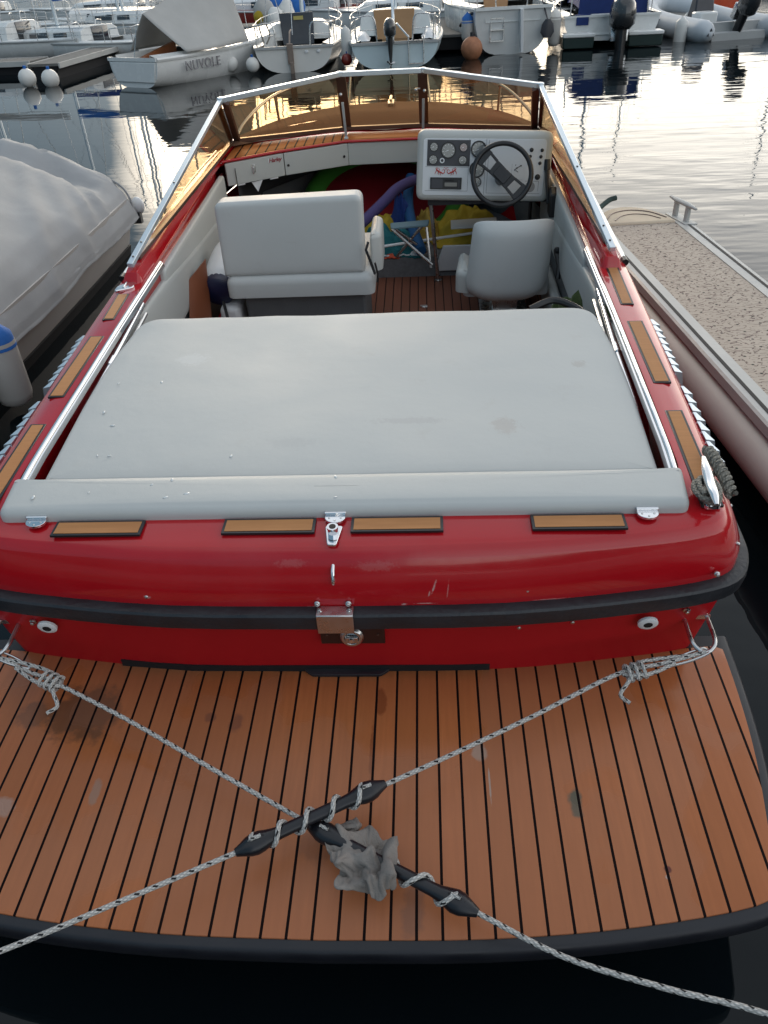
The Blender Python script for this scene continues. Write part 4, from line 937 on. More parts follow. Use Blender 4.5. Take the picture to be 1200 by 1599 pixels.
mb.prism(rpoly([(-.045, -.034), (.045, -.034), (.045, .034), (-.045, .034)], .01), -.006, .004, T=TW @ rm)
B(mb, 'wheel_spoke', M['black'], wh, bevel=.003)
mb = MB(); c = Vector((1.045, 4.86, .80)); mb.hexa([(1.03, 4.80, .72), (1.075, 4.80, .72), (1.08, 4.92, .72), (1.035, 4.92, .72), (1.03, 4.80, .86), (1.075, 4.80, .86), (1.08, 4.90, .88), (1.035, 4.90, .88)]); th = B(mb, 'throttle', M['black'], bevel=.012, seg=3)
mb = MB(); mb.tube([(1.03, 4.86, .79), (1.022, 4.93, .90), (1.022, 4.97, .97)], [.010, .010, .011], 10); mb.tube([(1.022, 4.965, .955), (1.022, 4.985, 1.01)], .018, 12); B(mb, 'throttle_lever', M['black'], th)
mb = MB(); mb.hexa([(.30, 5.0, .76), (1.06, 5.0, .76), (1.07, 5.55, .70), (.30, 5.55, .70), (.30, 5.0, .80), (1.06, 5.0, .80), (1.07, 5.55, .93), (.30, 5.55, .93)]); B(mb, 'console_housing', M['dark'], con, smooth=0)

# ------------------------------------------------------------------ things lying in the cockpit (each its own object, in the boat frame)
def item(mb, name, mat, label, cat, **k): return mb.build(name, mat, mw=BM, label=label, category=cat, **k)
TF = BM @ Matrix.Translation((0, 0, 0))
# watermelon float
fl = thing('inflatable_float', 'big inflatable float striped green with a red middle, stuffed in the dark bow space', 'inflatable', mw=BM)
mb = MB(); mb.tube([(-.02+.56*math.cos(2*PI*k/40), 6.10+.46*math.sin(2*PI*k/40), .47+.20*math.sin(2*PI*k/40)) for k in range(40)], .085, 14, closed=True); B(mb, 'rim', M['green'], fl)
mb = MB(); mb.lathe([(0, 0), (.3, .02), (.5, .0), (.5, -.05), (.3, -.06), (0, -.06)], (0, 0, 0), 36, T=Matrix.Translation((-.02, 6.10, .50)) @ Matrix.Rotation(R(23), 4, 'X') @ Matrix.Diagonal((1, .84, 1, 1))); B(mb, 'middle', M['melon'], fl)
mb = MB(); mb.tube(bez([(-.30, 5.12, .50), (-.13, 5.30, .585), (0, 5.46, .655), (.10, 5.62, .70), (.24, 5.80, .70), (.40, 5.95, .66)], 6), .036, 14); item(mb, 'pool_noodle', M['purple'], 'purple foam pool noodle bent up behind the bench seat towards the console', 'pool noodle', smooth=60)
mb = MB(); mb.tube(bez([(.18, 6.0, .66), (.16, 5.72, .58), (.19, 5.45, .49), (.25, 5.20, .40)], 6), .038, 14); item(mb, 'pool_noodle', M['noodle'], 'straight blue foam pool noodle standing behind the folding stand under the console', 'pool noodle', smooth=60)
def heap(cx, cy, rx, ry, h, z0, seed, n=26, sharp=1.0):
    mb = MB()
    def fn(u, v):
        a, b = (u-.5)*2, (v-.5)*2; r = min(1, (a*a+b*b)**.5)
        q = Vector((a*2.2+seed, b*2.2, seed*.7)); e = 1+.25*noise.noise(q*1.3)
        zz_ = h*(1-r**2.2)*(1+.7*noise.noise(q*1.4)+.4*abs(noise.noise(q*3.1))*sharp)
        return (cx+a*rx*e, cy+b*ry*(1+.2*noise.noise(q*1.7)), z0+max(0, zz_)+.01*noise.noise(q*6))
    mb.grid(fn, n, n); return mb
item(heap(-.05, 5.66, .27, .24, .13, .345, 1.3), 'beach_towel', M['yellow'], 'crumpled yellow patterned towel heaped left of the blue noodle', 'towel', smooth=80, thick=.006)
item(heap(.60, 5.66, .26, .24, .15, .345, 5.1), 'beach_towel', M['yellow'], 'crumpled plain yellow cloth heaped under the console beside the helm seat', 'towel', smooth=80, thick=.006)
item(heap(.27, 5.70, .15, .18, .12, .345, 8.4), 'beach_towel', P('ochre towel', (.40, .27, .05), .85, ns=12, na=.4), 'ochre patterned towel lying between the yellow heaps', 'towel', smooth=80, thick=.006)
item(heap(.03, 5.38, .21, .12, .13, .338, 2.6), 'air_mattress', M['teal'], 'folded teal fabric with a white edge lying at the front of the step', 'fabric', smooth=80, thick=.008)
item(heap(.10, 5.60, .10, .09, .22, .35, 6.6), 'life_jacket', P('blue vest', (.012, .045, .22), .8, ns=9, na=.3), 'dark blue vest on top of the yellow towel', 'life jacket', smooth=80, thick=.008)
mb = MB(); mb.tube(bez([(-.13+.30*k/14, 5.272-.002*(k % 2)*6+.008*math.sin(k*1.7), .352) for k in range(15)], 2), .0055, 6); item(mb, 'cord', M['white'], 'thin white frayed edging cord lying along the front of the teal fabric', 'cord', smooth=60)
item(heap(.045, 5.292, .055, .045, .03, .338, 9.2, 14), 'sponge', M['orange'], 'small orange red cloth scrap on the edge of the grey step', 'cloth', smooth=80, thick=.005)
item(heap(.20, 5.30, .035, .025, .025, .338, 3.3, 10), 'sponge', M['white'], 'small white scrap of foam on the grey step beside the console post', 'foam')
mb = MB(); mb.cyl((-.14, 5.20, .425), (.80, 5.42, .455), .0095, n=12); item(mb, 'boat_hook', M['white'], 'long white boat hook pole lying across behind both seats', 'pole')
# folding stand
st = thing('folding_stool', 'grey folding stand with blue-grey seat cloth and crossed metal legs in front of the step', 'stool', mw=BM)
mb = MB(); mb.prism(rpoly([(.055, 5.09), (.30, 5.13), (.31, 5.23), (.05, 5.19)], .015), .585, .60); B(mb, 'seat', P('slate cloth', (.13, .21, .25), .8), st, bevel=.004)
for a, b in (((.06, 5.10, .59), (.325, 5.02, .37)), ((.06, 5.18, .58), (.30, 5.24, .37)), ((.29, 5.12, .585), (.315, 5.02, .35)), ((.27, 5.2, .58), (.08, 5.24, .35))): mb = MB(); mb.cyl(a, b, .010, n=10); B(mb, 'leg', M['steel'], st)
mb = MB(); mb.cyl((.366, 5.17, .2), (.312, 5.15, .82), .0125, n=12); mb.lathe([(.026, 0), (.026, .008), (.0126, .010)], (.366, 5.17, .2), 14); B(mb, 'console_post', M['steel'])
mb = MB(); mb.hexa([(.36, 5.235, .24), (.70, 5.235, .24), (.72, 5.255, .24), (.34, 5.255, .24), (.40, 5.20, .43), (.68, 5.20, .43), (.68, 5.215, .43), (.40, 5.215, .43)]); item(mb, 'white_board', M['dashwhite'], 'pale grey plastic sheet leaning against the step beside the helm seat', 'board', bevel=.006)
mb = MB(); mb.hexa([(.46, 5.40, .47), (.78, 5.42, .47), (.78, 5.50, .50), (.46, 5.47, .50), (.46, 5.40, .482), (.78, 5.42, .482), (.78, 5.50, .512), (.46, 5.47, .512)]); item(mb, 'magazine', M['white'], 'flat white booklet lying on the yellow cloth under the console', 'booklet', bevel=.002)
# things by the bench
mb = MB(); mb.hexa([(-1.06, 3.80, .2), (-.955, 4.0, .2), (-.955, 4.03, .2), (-1.06, 3.83, .2), (-1.058, 4.16, .66), (-.985, 4.30, .72), (-.985, 4.33, .72), (-1.058, 4.19, .66)]); item(mb, 'wooden_board', M['brown'], 'brown wooden board leaning on edge between the left side pad and the bench', 'board', bevel=.004)
bg = thing('drinks_bag', 'white round bag with a dark navy end wedged left of the bench back', 'bag', mw=BM)
mb = MB(); mb.tube(bez([(-.93, 4.30, .55), (-.93, 4.36, .575), (-.92, 4.52, .62), (-.90, 4.62, .64)], 4), [.092]*3+[.10]*9+[.085], 18); B(mb, 'bag', M['white'], bg)
mb = MB(); mb.lathe([(.092, .0), (.090, .05), (.07, .065), (0, .068)], (-.93, 4.305, .555), 20, axis=(0, -1, -.2)); B(mb, 'base', P('navy nylon', (.012, .014, .05), .4), bg)
mb = MB(); mb.tube(bez([(-.90, 4.22, .50), (-.87, 4.14, .42), (-.86, 4.10, .33), (-.87, 4.05, .22)], 6), .009, 8); item(mb, 'cable', M['black'], 'black cable hanging down beside the left end of the bench', 'cable')
mb = MB(); mb.hexa([(-.94, 4.2, .2), (-.80, 4.2, .2), (-.80, 4.45, .2), (-.94, 4.45, .2), (-.93, 4.2, .47), (-.81, 4.2, .47), (-.81, 4.45, .47), (-.93, 4.45, .47)]); item(mb, 'canister', M['white'], 'pale plastic canister under the white bag at the bench end', 'canister', bevel=.03, seg=3)
mb = heap(.93, 3.38, .13, .10, .16, .62, 4.2, 16)
item(mb, 'net_bag', P('dark weed', (.03, .05, .012), .9, ns=20, na=.8), 'dark bundle with green yellow flecks behind the right corner of the sun pad', 'bag', smooth=80, thick=.006)
mb = MB(); mb.tube(bez([(.74, 3.26, .83), (.84, 3.28, .86), (.93, 3.24, .845), (.985, 3.17, .82)], 6), .016, 8); item(mb, 'strap', M['black'], 'black strap loop lying behind the right rear corner of the sun pad', 'strap')

# ------------------------------------------------------------------ mooring lines with rubber snubbers, in the world frame
def bf(x, y, z): return BM @ Vector((x, y, z))
RR = .0065
def snubber(name, p, q, label, zb=0):
    """rubber mooring compensator: rod with two swollen slotted ends"""
    p, q = Vector(p), Vector(q); d = (q-p).normalized(); L_ = (q-p).length
    t = thing(name, label, 'mooring snubber', group='rubber mooring snubbers')
    mb = MB(); pts = [p+d*(L_*k/24) for k in range(25)]
    def rr(k):
        s_ = min(k, 24-k)/24*L_; 
        return .0095+.0125*math.exp(-((s_-.055)/.034)**2)+(.007 if s_ > .03 else .007*s_/.03)
    mb.tube(pts, [rr(k) for k in range(25)], 16, flat=.85); mb.build('rod', M['snub'], t, smooth=70)
    for e, s_ in ((p, 1), (q, -1)):
        mb = MB(); c = e+d*s_*.055; mb.tube([c-d*.022+Vector((0, 0, .0195)), c+Vector((0, 0, .0225)), c+d*.022+Vector((0, 0, .0195))], [.003, .007, .003], 10, flat=.5); sl_ = mb.build('eye_slot', M['matt'], t); mb = MB(); mb.tube([c-d*.014+Vector((0, 0, .024)), c+d*.010+Vector((0, 0, .027))], .0048, 8); mb.build('rope_eye', M['rope'], sl_)
    return d
zc = .468
# boat-frame points lifted from where the lines run over the platform
L1 = [(-1.09, 1.552, .503), (-.975, 1.50, .490), (-.871, 1.460, .482), (-.60, 1.328, .470), (-.30, 1.165, .458), (-.045, 1.030, .447)]
S2 = ((-.050, 1.030, .447), (.375, .820, .432))
L2 = [(1.09, 1.552, .503), (.96, 1.515, .495), (.816, 1.480, .487), (.55, 1.335, .478), (.30, 1.205, .472), (.135, 1.118, .476)]
S1 = ((.150, 1.125, .482), (-.215, .935, .478))
rl = [bf(*p) for p in L1]; rl2 = [bf(*p) for p in L2]
m1 = MB(); m1.tube(bez(rl, 10), RR, 10)
a2, b2 = bf(*S2[0]), bf(*S2[1]); d2 = (b2-a2).normalized()
a1, b1 = bf(*S1[0]), bf(*S1[1]); d1 = (b1-a1).normalized()
out2 = [b2, bf(.56, .725, .440), bf(.76, .655, .47), bf(.96, .595, .50), bf(1.3, .43, .58)+Vector((0, 0, 0)), Vector((1.62, .12, .62))]
out1 = [b1, bf(-.45, .815, .49), bf(-.715, .685, .50), bf(-1.1, .50, .55), Vector((-1.55, .12, .62))]
m1.tube(bez(out2, 10), RR, 10)
def helix(mb, a, b, turns, rad, ph=0, t0=.12, t1=.88, r=RR):
    a, b = Vector(a), Vector(b); d = (b-a); dn = d.normalized(); s_ = dn.cross(Vector((0, 0, 1))).normalized(); u = s_.cross(dn); n_ = int(turns*18)
    mb.tube([a+d*(t0+(t1-t0)*k/n_)+(s_*math.cos(ph+turns*2*PI*k/n_)+u*math.sin(ph+turns*2*PI*k/n_))*rad for k in range(n_+1)], r, 8)
helix(m1, a2, b2, 1.9, .0225, 2.6, .50, .88)
def knot(mb, c, d, side, L_=.17):
    """bowline-like bunch: doubled line, wraps and a tail"""
    c, d = Vector(c), Vector(d).normalized(); s_ = d.cross(Vector((0, 0, 1))).normalized(); z = Vector((0, 0, 1))
    mb.tube(bez([c, c+s_*.020*side+d*.03, c+s_*.026*side+d*L_*.5, c+s_*.014*side+d*L_, c+d*(L_+.06)], 6), RR*.95, 8)
    mb.tube(bez([c, c-s_*.018*side+d*.03+z*.006, c-s_*.022*side+d*L_*.5, c-s_*.010*side+d*L_], 6), RR*.95, 8)
    for k in range(3):
        cc = c+d*(.012+.022*k); mb.tube([cc+(s_*math.cos(2*PI*j/14)+z*math.sin(2*PI*j/14)*.75)*.026+d*(.008*j/14) for j in range(15)], RR*.9, 8)
    mb.tube(bez([c+d*.03, c-s_*.03*side+d*.0, c-s_*.055*side-d*.035-z*.012, c-s_*.085*side-d*.02-z*.02], 5), RR*.9, 8)
knot(m1, bf(-.845, 1.445, .484), bf(-1.09, 1.552, .503)-bf(-.845, 1.445, .484), 1)
ro1 = m1.build('mooring_rope', M['rope'], smooth=60, label='white flecked rope from the left stern eye crossing the platform to the bottom right corner', category='rope', group='mooring ropes over the platform')
m2 = MB(); m2.tube(bez(rl2, 10), RR, 10); m2.tube(bez(out1, 10), RR, 10); helix(m2, a1, b1, 4.2, .0220, .4, .14, .90)
knot(m2, bf(.835, 1.478, .488), bf(1.09, 1.552, .503)-bf(.835, 1.478, .488), -1, .16)
m2.build('mooring_rope', M['rope'], smooth=60, label='white flecked rope from the right stern eye crossing the platform to the bottom left corner', category='rope', group='mooring ropes over the platform')
snubber('mooring_snubber', a1, b1, 'black rubber snubber with four rope turns, pointing to the lower left')
snubber('mooring_snubber', a2, b2, 'black rubber snubber with the grey rag tied on, pointing to the lower right')
for sx in (-1, 1):      # steel shackles at the towing eyes
    e = bf(sx*1.09, 1.556, .502); o_ = bf(sx*.975, 1.512, .492); d = (o_-e); s_ = d.cross(Vector((0, 0, 1))).normalized()
    mb = MB(); mb.tube(bez([e+s_*.012, e+d*.5+s_*.014, e+d*1.0+s_*.006, e+d*1.08, e+d*1.0-s_*.006, e+d*.5-s_*.014, e-s_*.012, e-d*.06, e+s_*.012], 5), .0042, 8)
    mb.build('snap_hook', M['steel'], label=('bright' if sx > 0 else 'dull')+' steel snap hook joining the rope to the '+('right' if sx > 0 else 'left')+' stern eye', category='snap hook')

# rag knotted over the lower snubber
mid = a2.lerp(b2, .34); mb = MB()
# cloth points in millimetres, 35 x 35, three numbers each
qv = [-127, 46, 71, -126, 45, 76, -129, 50, 75, -133, 52, 73, -139, 51, 73, -142, 55, 69, -142, 53, 64, -143, 56, 59, -143, 59, 63, -141, 61, 59, -142, 64, 62, -139, 66, 58, -140, 62, 55, -136, 62, 52, -130, 63, 50, -129, 61, 45, -128, 58, 41, -134, 57, 37, -130, 55, 30, -127, 49, 27,
      -124, 52, 31, -122, 56, 33, -124, 56, 28, -125, 61, 26, -127, 67, 20, -127, 74, 18, -129, 74, 12, -125, 72, 10, -122, 68, 7, -123, 61, 9, -118, 58, 4, -112, 54, 3, -107, 51, 4, -102, 51, 3, -98, 53, 6, -131, 41, 70, -130, 45, 69, -136, 45, 73, -137, 47, 67, -141, 49, 65,
      -147, 50, 66, -148, 54, 62, -144, 53, 59, -139, 54, 60, -138, 56, 65, -134, 55, 62, -132, 60, 64, -132, 58, 59, -129, 59, 57, -129, 57, 52, -126, 59, 49, -131, 57, 45, -130, 53, 37, -134, 49, 30, -126, 48, 33, -121, 46, 29, -119, 49, 34, -119, 52, 29, -120, 59, 30, -121, 65, 25,
      -121, 68, 20, -124, 69, 15, -127, 66, 12, -121, 67, 12, -118, 64, 9, -118, 56, 8, -113, 58, 7, -108, 57, 4, -103, 56, 7, -100, 60, 3, -141, 37, 64, -141, 37, 70, -145, 40, 66, -149, 44, 65, -149, 41, 58, -153, 44, 60, -152, 48, 57, -147, 50, 55, -141, 49, 60, -136, 50, 63,
      -133, 52, 67, -128, 53, 67, -127, 56, 62, -130, 53, 58, -127, 54, 55, -128, 52, 48, -130, 49, 41, -136, 46, 34, -128, 42, 35, -122, 39, 29, -118, 38, 34, -115, 42, 33, -114, 46, 30, -114, 52, 33, -114, 57, 29, -118, 57, 24, -116, 60, 19, -122, 56, 19, -120, 55, 15, -114, 57, 16,
      -112, 55, 12, -111, 52, 7, -108, 57, 9, -105, 62, 7, -99, 63, 8, -151, 31, 66, -152, 34, 62, -158, 36, 65, -161, 38, 61, -160, 33, 56, -162, 38, 55, -159, 40, 52, -151, 43, 52, -143, 48, 54, -136, 52, 57, -131, 51, 62, -130, 48, 66, -127, 49, 63, -127, 48, 57, -129, 46, 50,
      -138, 45, 45, -137, 38, 37, -128, 34, 37, -123, 31, 31, -116, 31, 31, -112, 33, 30, -111, 38, 31, -110, 43, 32, -111, 48, 33, -108, 52, 30, -112, 48, 27, -107, 52, 26, -108, 49, 22, -112, 45, 23, -110, 44, 19, -108, 43, 15, -105, 46, 12, -104, 51, 10, -104, 59, 12, -100, 65, 12,
      -159, 32, 67, -158, 29, 63, -161, 31, 59, -168, 31, 60, -171, 32, 56, -171, 32, 51, -165, 34, 48, -158, 35, 50, -149, 39, 53, -142, 43, 57, -137, 46, 53, -137, 45, 60, -133, 42, 56, -132, 37, 52, -140, 36, 46, -130, 32, 43, -132, 24, 37, -123, 23, 34, -117, 23, 34, -117, 29, 36,
      -112, 30, 34, -109, 34, 36, -108, 40, 35, -108, 45, 35, -107, 50, 35, -104, 47, 31, -108, 42, 28, -102, 40, 27, -102, 36, 24, -104, 31, 21, -100, 35, 20, -98, 38, 16, -98, 45, 14, -103, 51, 16, -102, 59, 17, -163, 30, 70, -164, 30, 66, -162, 26, 61, -165, 28, 57, -171, 26, 57,
      -172, 25, 51, -167, 29, 50, -162, 31, 51, -153, 31, 52, -149, 34, 58, -144, 36, 53, -141, 32, 55, -136, 29, 55, -140, 26, 49, -132, 26, 48, -129, 22, 42, -125, 27, 40, -121, 22, 40, -115, 20, 39, -113, 25, 38, -112, 32, 40, -113, 41, 40, -116, 46, 37, -111, 46, 41, -109, 50, 39,
      -104, 47, 37, -104, 42, 33, -107, 36, 30, -103, 32, 29, -99, 28, 27, -95, 28, 22, -94, 34, 22, -92, 39, 19, -97, 44, 20, -103, 50, 21, -164, 27, 75, -161, 26, 72, -160, 24, 67, -167, 26, 64, -168, 23, 60, -168, 21, 55, -166, 25, 53, -160, 26, 52, -155, 28, 56, -149, 27, 56,
      -145, 30, 59, -145, 24, 55, -142, 22, 52, -134, 23, 53, -131, 20, 49, -125, 20, 46, -124, 26, 45, -121, 29, 41, -118, 25, 45, -116, 33, 46, -120, 40, 45, -121, 49, 45, -117, 51, 50, -115, 55, 47, -112, 52, 50, -107, 49, 47, -104, 43, 42, -101, 39, 36, -103, 32, 36, -98, 29, 32,
      -94, 30, 28, -90, 32, 26, -89, 36, 23, -95, 39, 24, -99, 45, 26, -166, 20, 83, -162, 20, 80, -158, 20, 75, -162, 19, 70, -162, 18, 64, -160, 21, 61, -156, 20, 58, -155, 25, 61, -151, 22, 58, -151, 27, 62, -146, 25, 61, -141, 26, 59, -140, 21, 59, -135, 18, 55, -130, 20, 56,
      -127, 24, 54, -126, 30, 54, -128, 33, 50, -123, 34, 53, -124, 41, 53, -124, 50, 53, -122, 58, 54, -119, 63, 54, -114, 64, 55, -110, 63, 53, -106, 60, 50, -102, 56, 47, -98, 49, 44, -99, 42, 44, -94, 36, 42, -95, 36, 35, -94, 37, 29, -89, 38, 29, -91, 42, 25, -96, 43, 29,
      -168, 16, 90, -166, 15, 85, -162, 14, 79, -159, 13, 75, -156, 15, 72, -152, 15, 69, -154, 20, 72, -148, 17, 72, -151, 23, 71, -145, 20, 73, -148, 26, 72, -143, 27, 69, -140, 23, 68, -136, 23, 67, -135, 28, 64, -129, 30, 65, -131, 35, 63, -127, 38, 61, -125, 43, 61, -123, 49, 60,
      -119, 54, 59, -116, 55, 56, -116, 59, 60, -114, 63, 63, -109, 63, 60, -106, 60, 57, -102, 60, 54, -98, 55, 52, -95, 50, 51, -92, 48, 45, -88, 43, 42, -94, 45, 37, -91, 45, 33, -89, 48, 29, -94, 49, 30, -166, 11, 95, -162, 14, 90, -158, 15, 84, -155, 12, 79, -154, 10, 74,
      -150, 14, 77, -154, 17, 81, -156, 22, 80, -155, 28, 80, -152, 27, 85, -150, 31, 82, -146, 32, 81, -143, 26, 79, -139, 29, 76, -135, 32, 73, -130, 33, 71, -128, 37, 70, -125, 41, 68, -122, 44, 66, -119, 46, 63, -117, 51, 63, -114, 53, 60, -111, 57, 57, -112, 56, 64, -108, 59, 64,
      -103, 59, 63, -99, 60, 60, -95, 58, 56, -92, 55, 52, -89, 53, 48, -85, 50, 46, -88, 53, 43, -83, 49, 41, -87, 54, 39, -84, 52, 35, -170, 9, 92, -165, 10, 85, -158, 8, 82, -152, 7, 81, -149, 8, 78, -147, 11, 75, -147, 18, 78, -152, 22, 83, -158, 23, 87, -158, 28, 91,
      -151, 30, 90, -147, 28, 86, -142, 30, 85, -138, 26, 80, -133, 30, 78, -127, 34, 77, -123, 35, 72, -122, 35, 67, -119, 38, 66, -115, 41, 67, -112, 44, 64, -112, 44, 59, -109, 47, 61, -105, 49, 62, -104, 51, 58, -99, 50, 61, -100, 53, 56, -94, 49, 57, -90, 50, 55, -86, 51, 53,
      -81, 53, 51, -83, 57, 49, -79, 60, 45, -75, 60, 41, -79, 63, 41, -168, 3, 85, -159, 0, 86, -154, -2, 79, -148, -4, 82, -145, -1, 83, -143, 4, 78, -143, 14, 78, -146, 21, 84, -152, 24, 88, -155, 23, 93, -150, 27, 94, -144, 28, 91, -141, 24, 84, -133, 26, 84, -125, 27, 79,
      -123, 25, 72, -117, 27, 70, -114, 30, 72, -111, 31, 69, -111, 31, 64, -107, 34, 66, -109, 33, 60, -106, 36, 58, -102, 38, 62, -102, 40, 58, -100, 41, 54, -94, 40, 55, -92, 39, 50, -87, 39, 50, -88, 43, 47, -82, 46, 50, -79, 53, 47, -75, 59, 49, -74, 67, 47, -72, 71, 43,
      -161, -6, 87, -155, -8, 79, -147, -12, 77, -142, -11, 74, -140, -11, 79, -139, -7, 83, -138, 3, 78, -139, 13, 82, -147, 15, 85, -146, 18, 89, -142, 19, 93, -139, 19, 86, -130, 20, 87, -126, 17, 80, -118, 17, 74, -113, 18, 72, -109, 21, 75, -108, 22, 69, -104, 24, 72, -105, 25, 66,
      -101, 28, 69, -101, 30, 65, -102, 28, 61, -99, 30, 59, -95, 34, 60, -97, 31, 55, -95, 30, 50, -89, 27, 50, -91, 29, 46, -90, 33, 43, -85, 40, 44, -77, 47, 47, -72, 56, 48, -68, 65, 48, -69, 73, 47, -152, -12, 85, -150, -18, 78, -145, -20, 72, -140, -18, 68, -137, -15, 70,
      -135, -10, 75, -135, -7, 82, -133, 3, 79, -137, 6, 85, -138, 8, 90, -134, 11, 86, -128, 13, 90, -122, 11, 83, -115, 14, 82, -109, 15, 79, -110, 12, 73, -106, 16, 76, -109, 17, 69, -104, 19, 72, -104, 19, 67, -100, 23, 68, -101, 24, 64, -96, 26, 63, -96, 31, 64, -95, 27, 59,
      -91, 29, 56, -92, 23, 53, -93, 19, 47, -92, 20, 42, -89, 24, 40, -85, 31, 41, -80, 40, 42, -75, 51, 43, -70, 62, 43, -67, 69, 43, -149, -18, 85, -145, -16, 79, -142, -21, 76, -139, -22, 73, -134, -20, 70, -131, -15, 71, -131, -9, 76, -130, -4, 83, -129, 1, 83, -128, 2, 88,
      -125, 5, 85, -120, 7, 90, -114, 11, 86, -115, 8, 80, -113, 11, 77, -108, 8, 76, -105, 11, 74, -105, 14, 72, -102, 15, 69, -100, 19, 71, -98, 17, 66, -96, 20, 63, -95, 23, 67, -95, 28, 69, -91, 29, 64, -91, 25, 59, -86, 23, 54, -90, 17, 50, -90, 15, 44, -86, 18, 41,
      -83, 25, 42, -83, 34, 47, -74, 43, 45, -69, 53, 44, -66, 59, 44, -144, -21, 85, -144, -15, 84, -141, -19, 81, -139, -16, 77, -134, -19, 79, -135, -14, 77, -130, -12, 80, -126, -7, 82, -128, -3, 86, -123, -1, 84, -121, 1, 88, -118, 5, 84, -112, 7, 87, -111, 6, 82, -109, 12, 82,
      -107, 7, 80, -105, 12, 79, -102, 11, 75, -100, 16, 75, -98, 14, 71, -95, 19, 71, -92, 17, 67, -89, 21, 68, -91, 24, 72, -89, 28, 71, -90, 25, 65, -88, 20, 60, -86, 16, 54, -85, 16, 48, -87, 21, 46, -81, 23, 45, -78, 32, 46, -78, 41, 51, -72, 47, 50, -68, 49, 48,
      -137, -23, 85, -141, -21, 89, -139, -16, 91, -136, -17, 87, -135, -11, 89, -130, -14, 87, -131, -7, 90, -127, -11, 86, -126, -7, 90, -123, -4, 89, -118, -3, 86, -115, 2, 88, -113, 2, 83, -108, 3, 83, -107, 7, 86, -103, 9, 84, -102, 6, 79, -100, 11, 81, -97, 11, 76, -95, 15, 78,
      -93, 12, 74, -89, 15, 73, -87, 19, 75, -84, 21, 72, -86, 24, 76, -84, 26, 71, -86, 28, 64, -83, 22, 61, -81, 22, 55, -81, 24, 52, -83, 29, 50, -76, 31, 51, -73, 37, 50, -72, 43, 54, -69, 46, 54, -136, -32, 89, -135, -27, 86, -135, -25, 92, -131, -25, 88, -127, -22, 87,
      -130, -23, 94, -126, -20, 93, -123, -19, 91, -122, -14, 91, -121, -9, 89, -119, -4, 91, -114, -2, 89, -111, -1, 86, -108, 3, 89, -103, 2, 86, -101, 7, 89, -99, 5, 84, -96, 4, 81, -96, 9, 84, -93, 7, 79, -89, 9, 78, -89, 14, 80, -84, 14, 77, -82, 15, 74, -81, 20, 76,
      -79, 24, 77, -79, 25, 71, -80, 30, 69, -80, 30, 64, -80, 34, 61, -75, 31, 57, -78, 37, 57, -74, 37, 55, -69, 38, 53, -68, 42, 50, -129, -36, 87, -132, -35, 90, -132, -32, 95, -128, -30, 97, -123, -32, 95, -120, -30, 98, -124, -27, 102, -120, -26, 99, -120, -19, 98, -118, -14, 93,
      -116, -8, 89, -114, -4, 93, -110, -1, 91, -106, -3, 87, -103, 0, 91, -99, 3, 92, -95, 0, 88, -94, 6, 89, -90, 4, 87, -90, 10, 86, -85, 8, 85, -85, 11, 82, -85, 16, 82, -81, 17, 80, -77, 16, 77, -76, 20, 75, -74, 24, 74, -73, 28, 73, -71, 31, 71, -73, 36, 71,
      -69, 34, 67, -71, 38, 65, -72, 42, 62, -69, 40, 59, -65, 41, 55, -128, -30, 86, -127, -32, 89, -127, -36, 93, -128, -37, 98, -125, -35, 104, -120, -36, 106, -123, -33, 109, -120, -28, 108, -117, -24, 104, -116, -18, 98, -114, -11, 93, -112, -7, 88, -109, -6, 93, -106, -3, 93, -100, -5, 91,
      -94, -2, 92, -94, 4, 95, -88, 6, 96, -91, 11, 93, -85, 10, 94, -88, 14, 90, -85, 15, 87, -81, 14, 84, -80, 12, 78, -75, 15, 80, -73, 19, 80, -73, 24, 80, -75, 29, 79, -74, 33, 77, -68, 35, 79, -66, 39, 77, -67, 43, 74, -68, 46, 70, -65, 45, 65, -62, 40, 62,
      -122, -28, 83, -124, -33, 84, -123, -33, 90, -123, -37, 96, -123, -40, 102, -122, -41, 109, -118, -37, 112, -117, -32, 110, -115, -29, 104, -115, -25, 97, -113, -17, 92, -109, -11, 90, -107, -7, 88, -105, -8, 94, -102, -5, 96, -97, 0, 97, -91, 2, 98, -92, 10, 101, -90, 15, 100, -87, 17, 97,
      -85, 18, 94, -82, 14, 91, -78, 16, 86, -76, 10, 81, -74, 12, 75, -71, 17, 75, -70, 22, 75, -68, 29, 78, -73, 33, 83, -71, 40, 82, -65, 42, 86, -62, 45, 83, -64, 50, 79, -60, 49, 74, -59, 43, 71, -118, -27, 73, -120, -30, 76, -118, -32, 84, -121, -39, 90, -119, -41, 99,
      -118, -40, 104, -115, -40, 108, -113, -36, 109, -111, -30, 107, -112, -24, 102, -110, -18, 96, -108, -15, 89, -105, -12, 91, -102, -8, 88, -100, -9, 94, -95, -5, 98, -90, 0, 103, -87, 8, 105, -88, 14, 105, -84, 18, 103, -81, 20, 98, -78, 16, 92, -79, 10, 85, -71, 12, 83, -71, 8, 76,
      -67, 13, 75, -66, 18, 76, -67, 24, 81, -69, 32, 85, -72, 41, 88, -69, 48, 88, -63, 51, 89, -61, 55, 86, -57, 52, 81, -55, 46, 77, -118, -33, 64, -116, -29, 66, -115, -30, 75, -117, -37, 82, -116, -39, 92, -118, -35, 97, -114, -36, 100, -116, -32, 101, -110, -31, 100, -107, -26, 99,
      -106, -21, 95, -103, -16, 92, -104, -13, 86, -100, -13, 91, -96, -9, 89, -93, -6, 94, -87, -2, 98, -85, 5, 101, -85, 11, 100, -81, 13, 104, -82, 13, 98, -76, 12, 94, -75, 6, 87, -67, 8, 84, -64, 6, 79, -61, 10, 76, -62, 15, 79, -70, 19, 83, -72, 29, 88, -70, 38, 91,
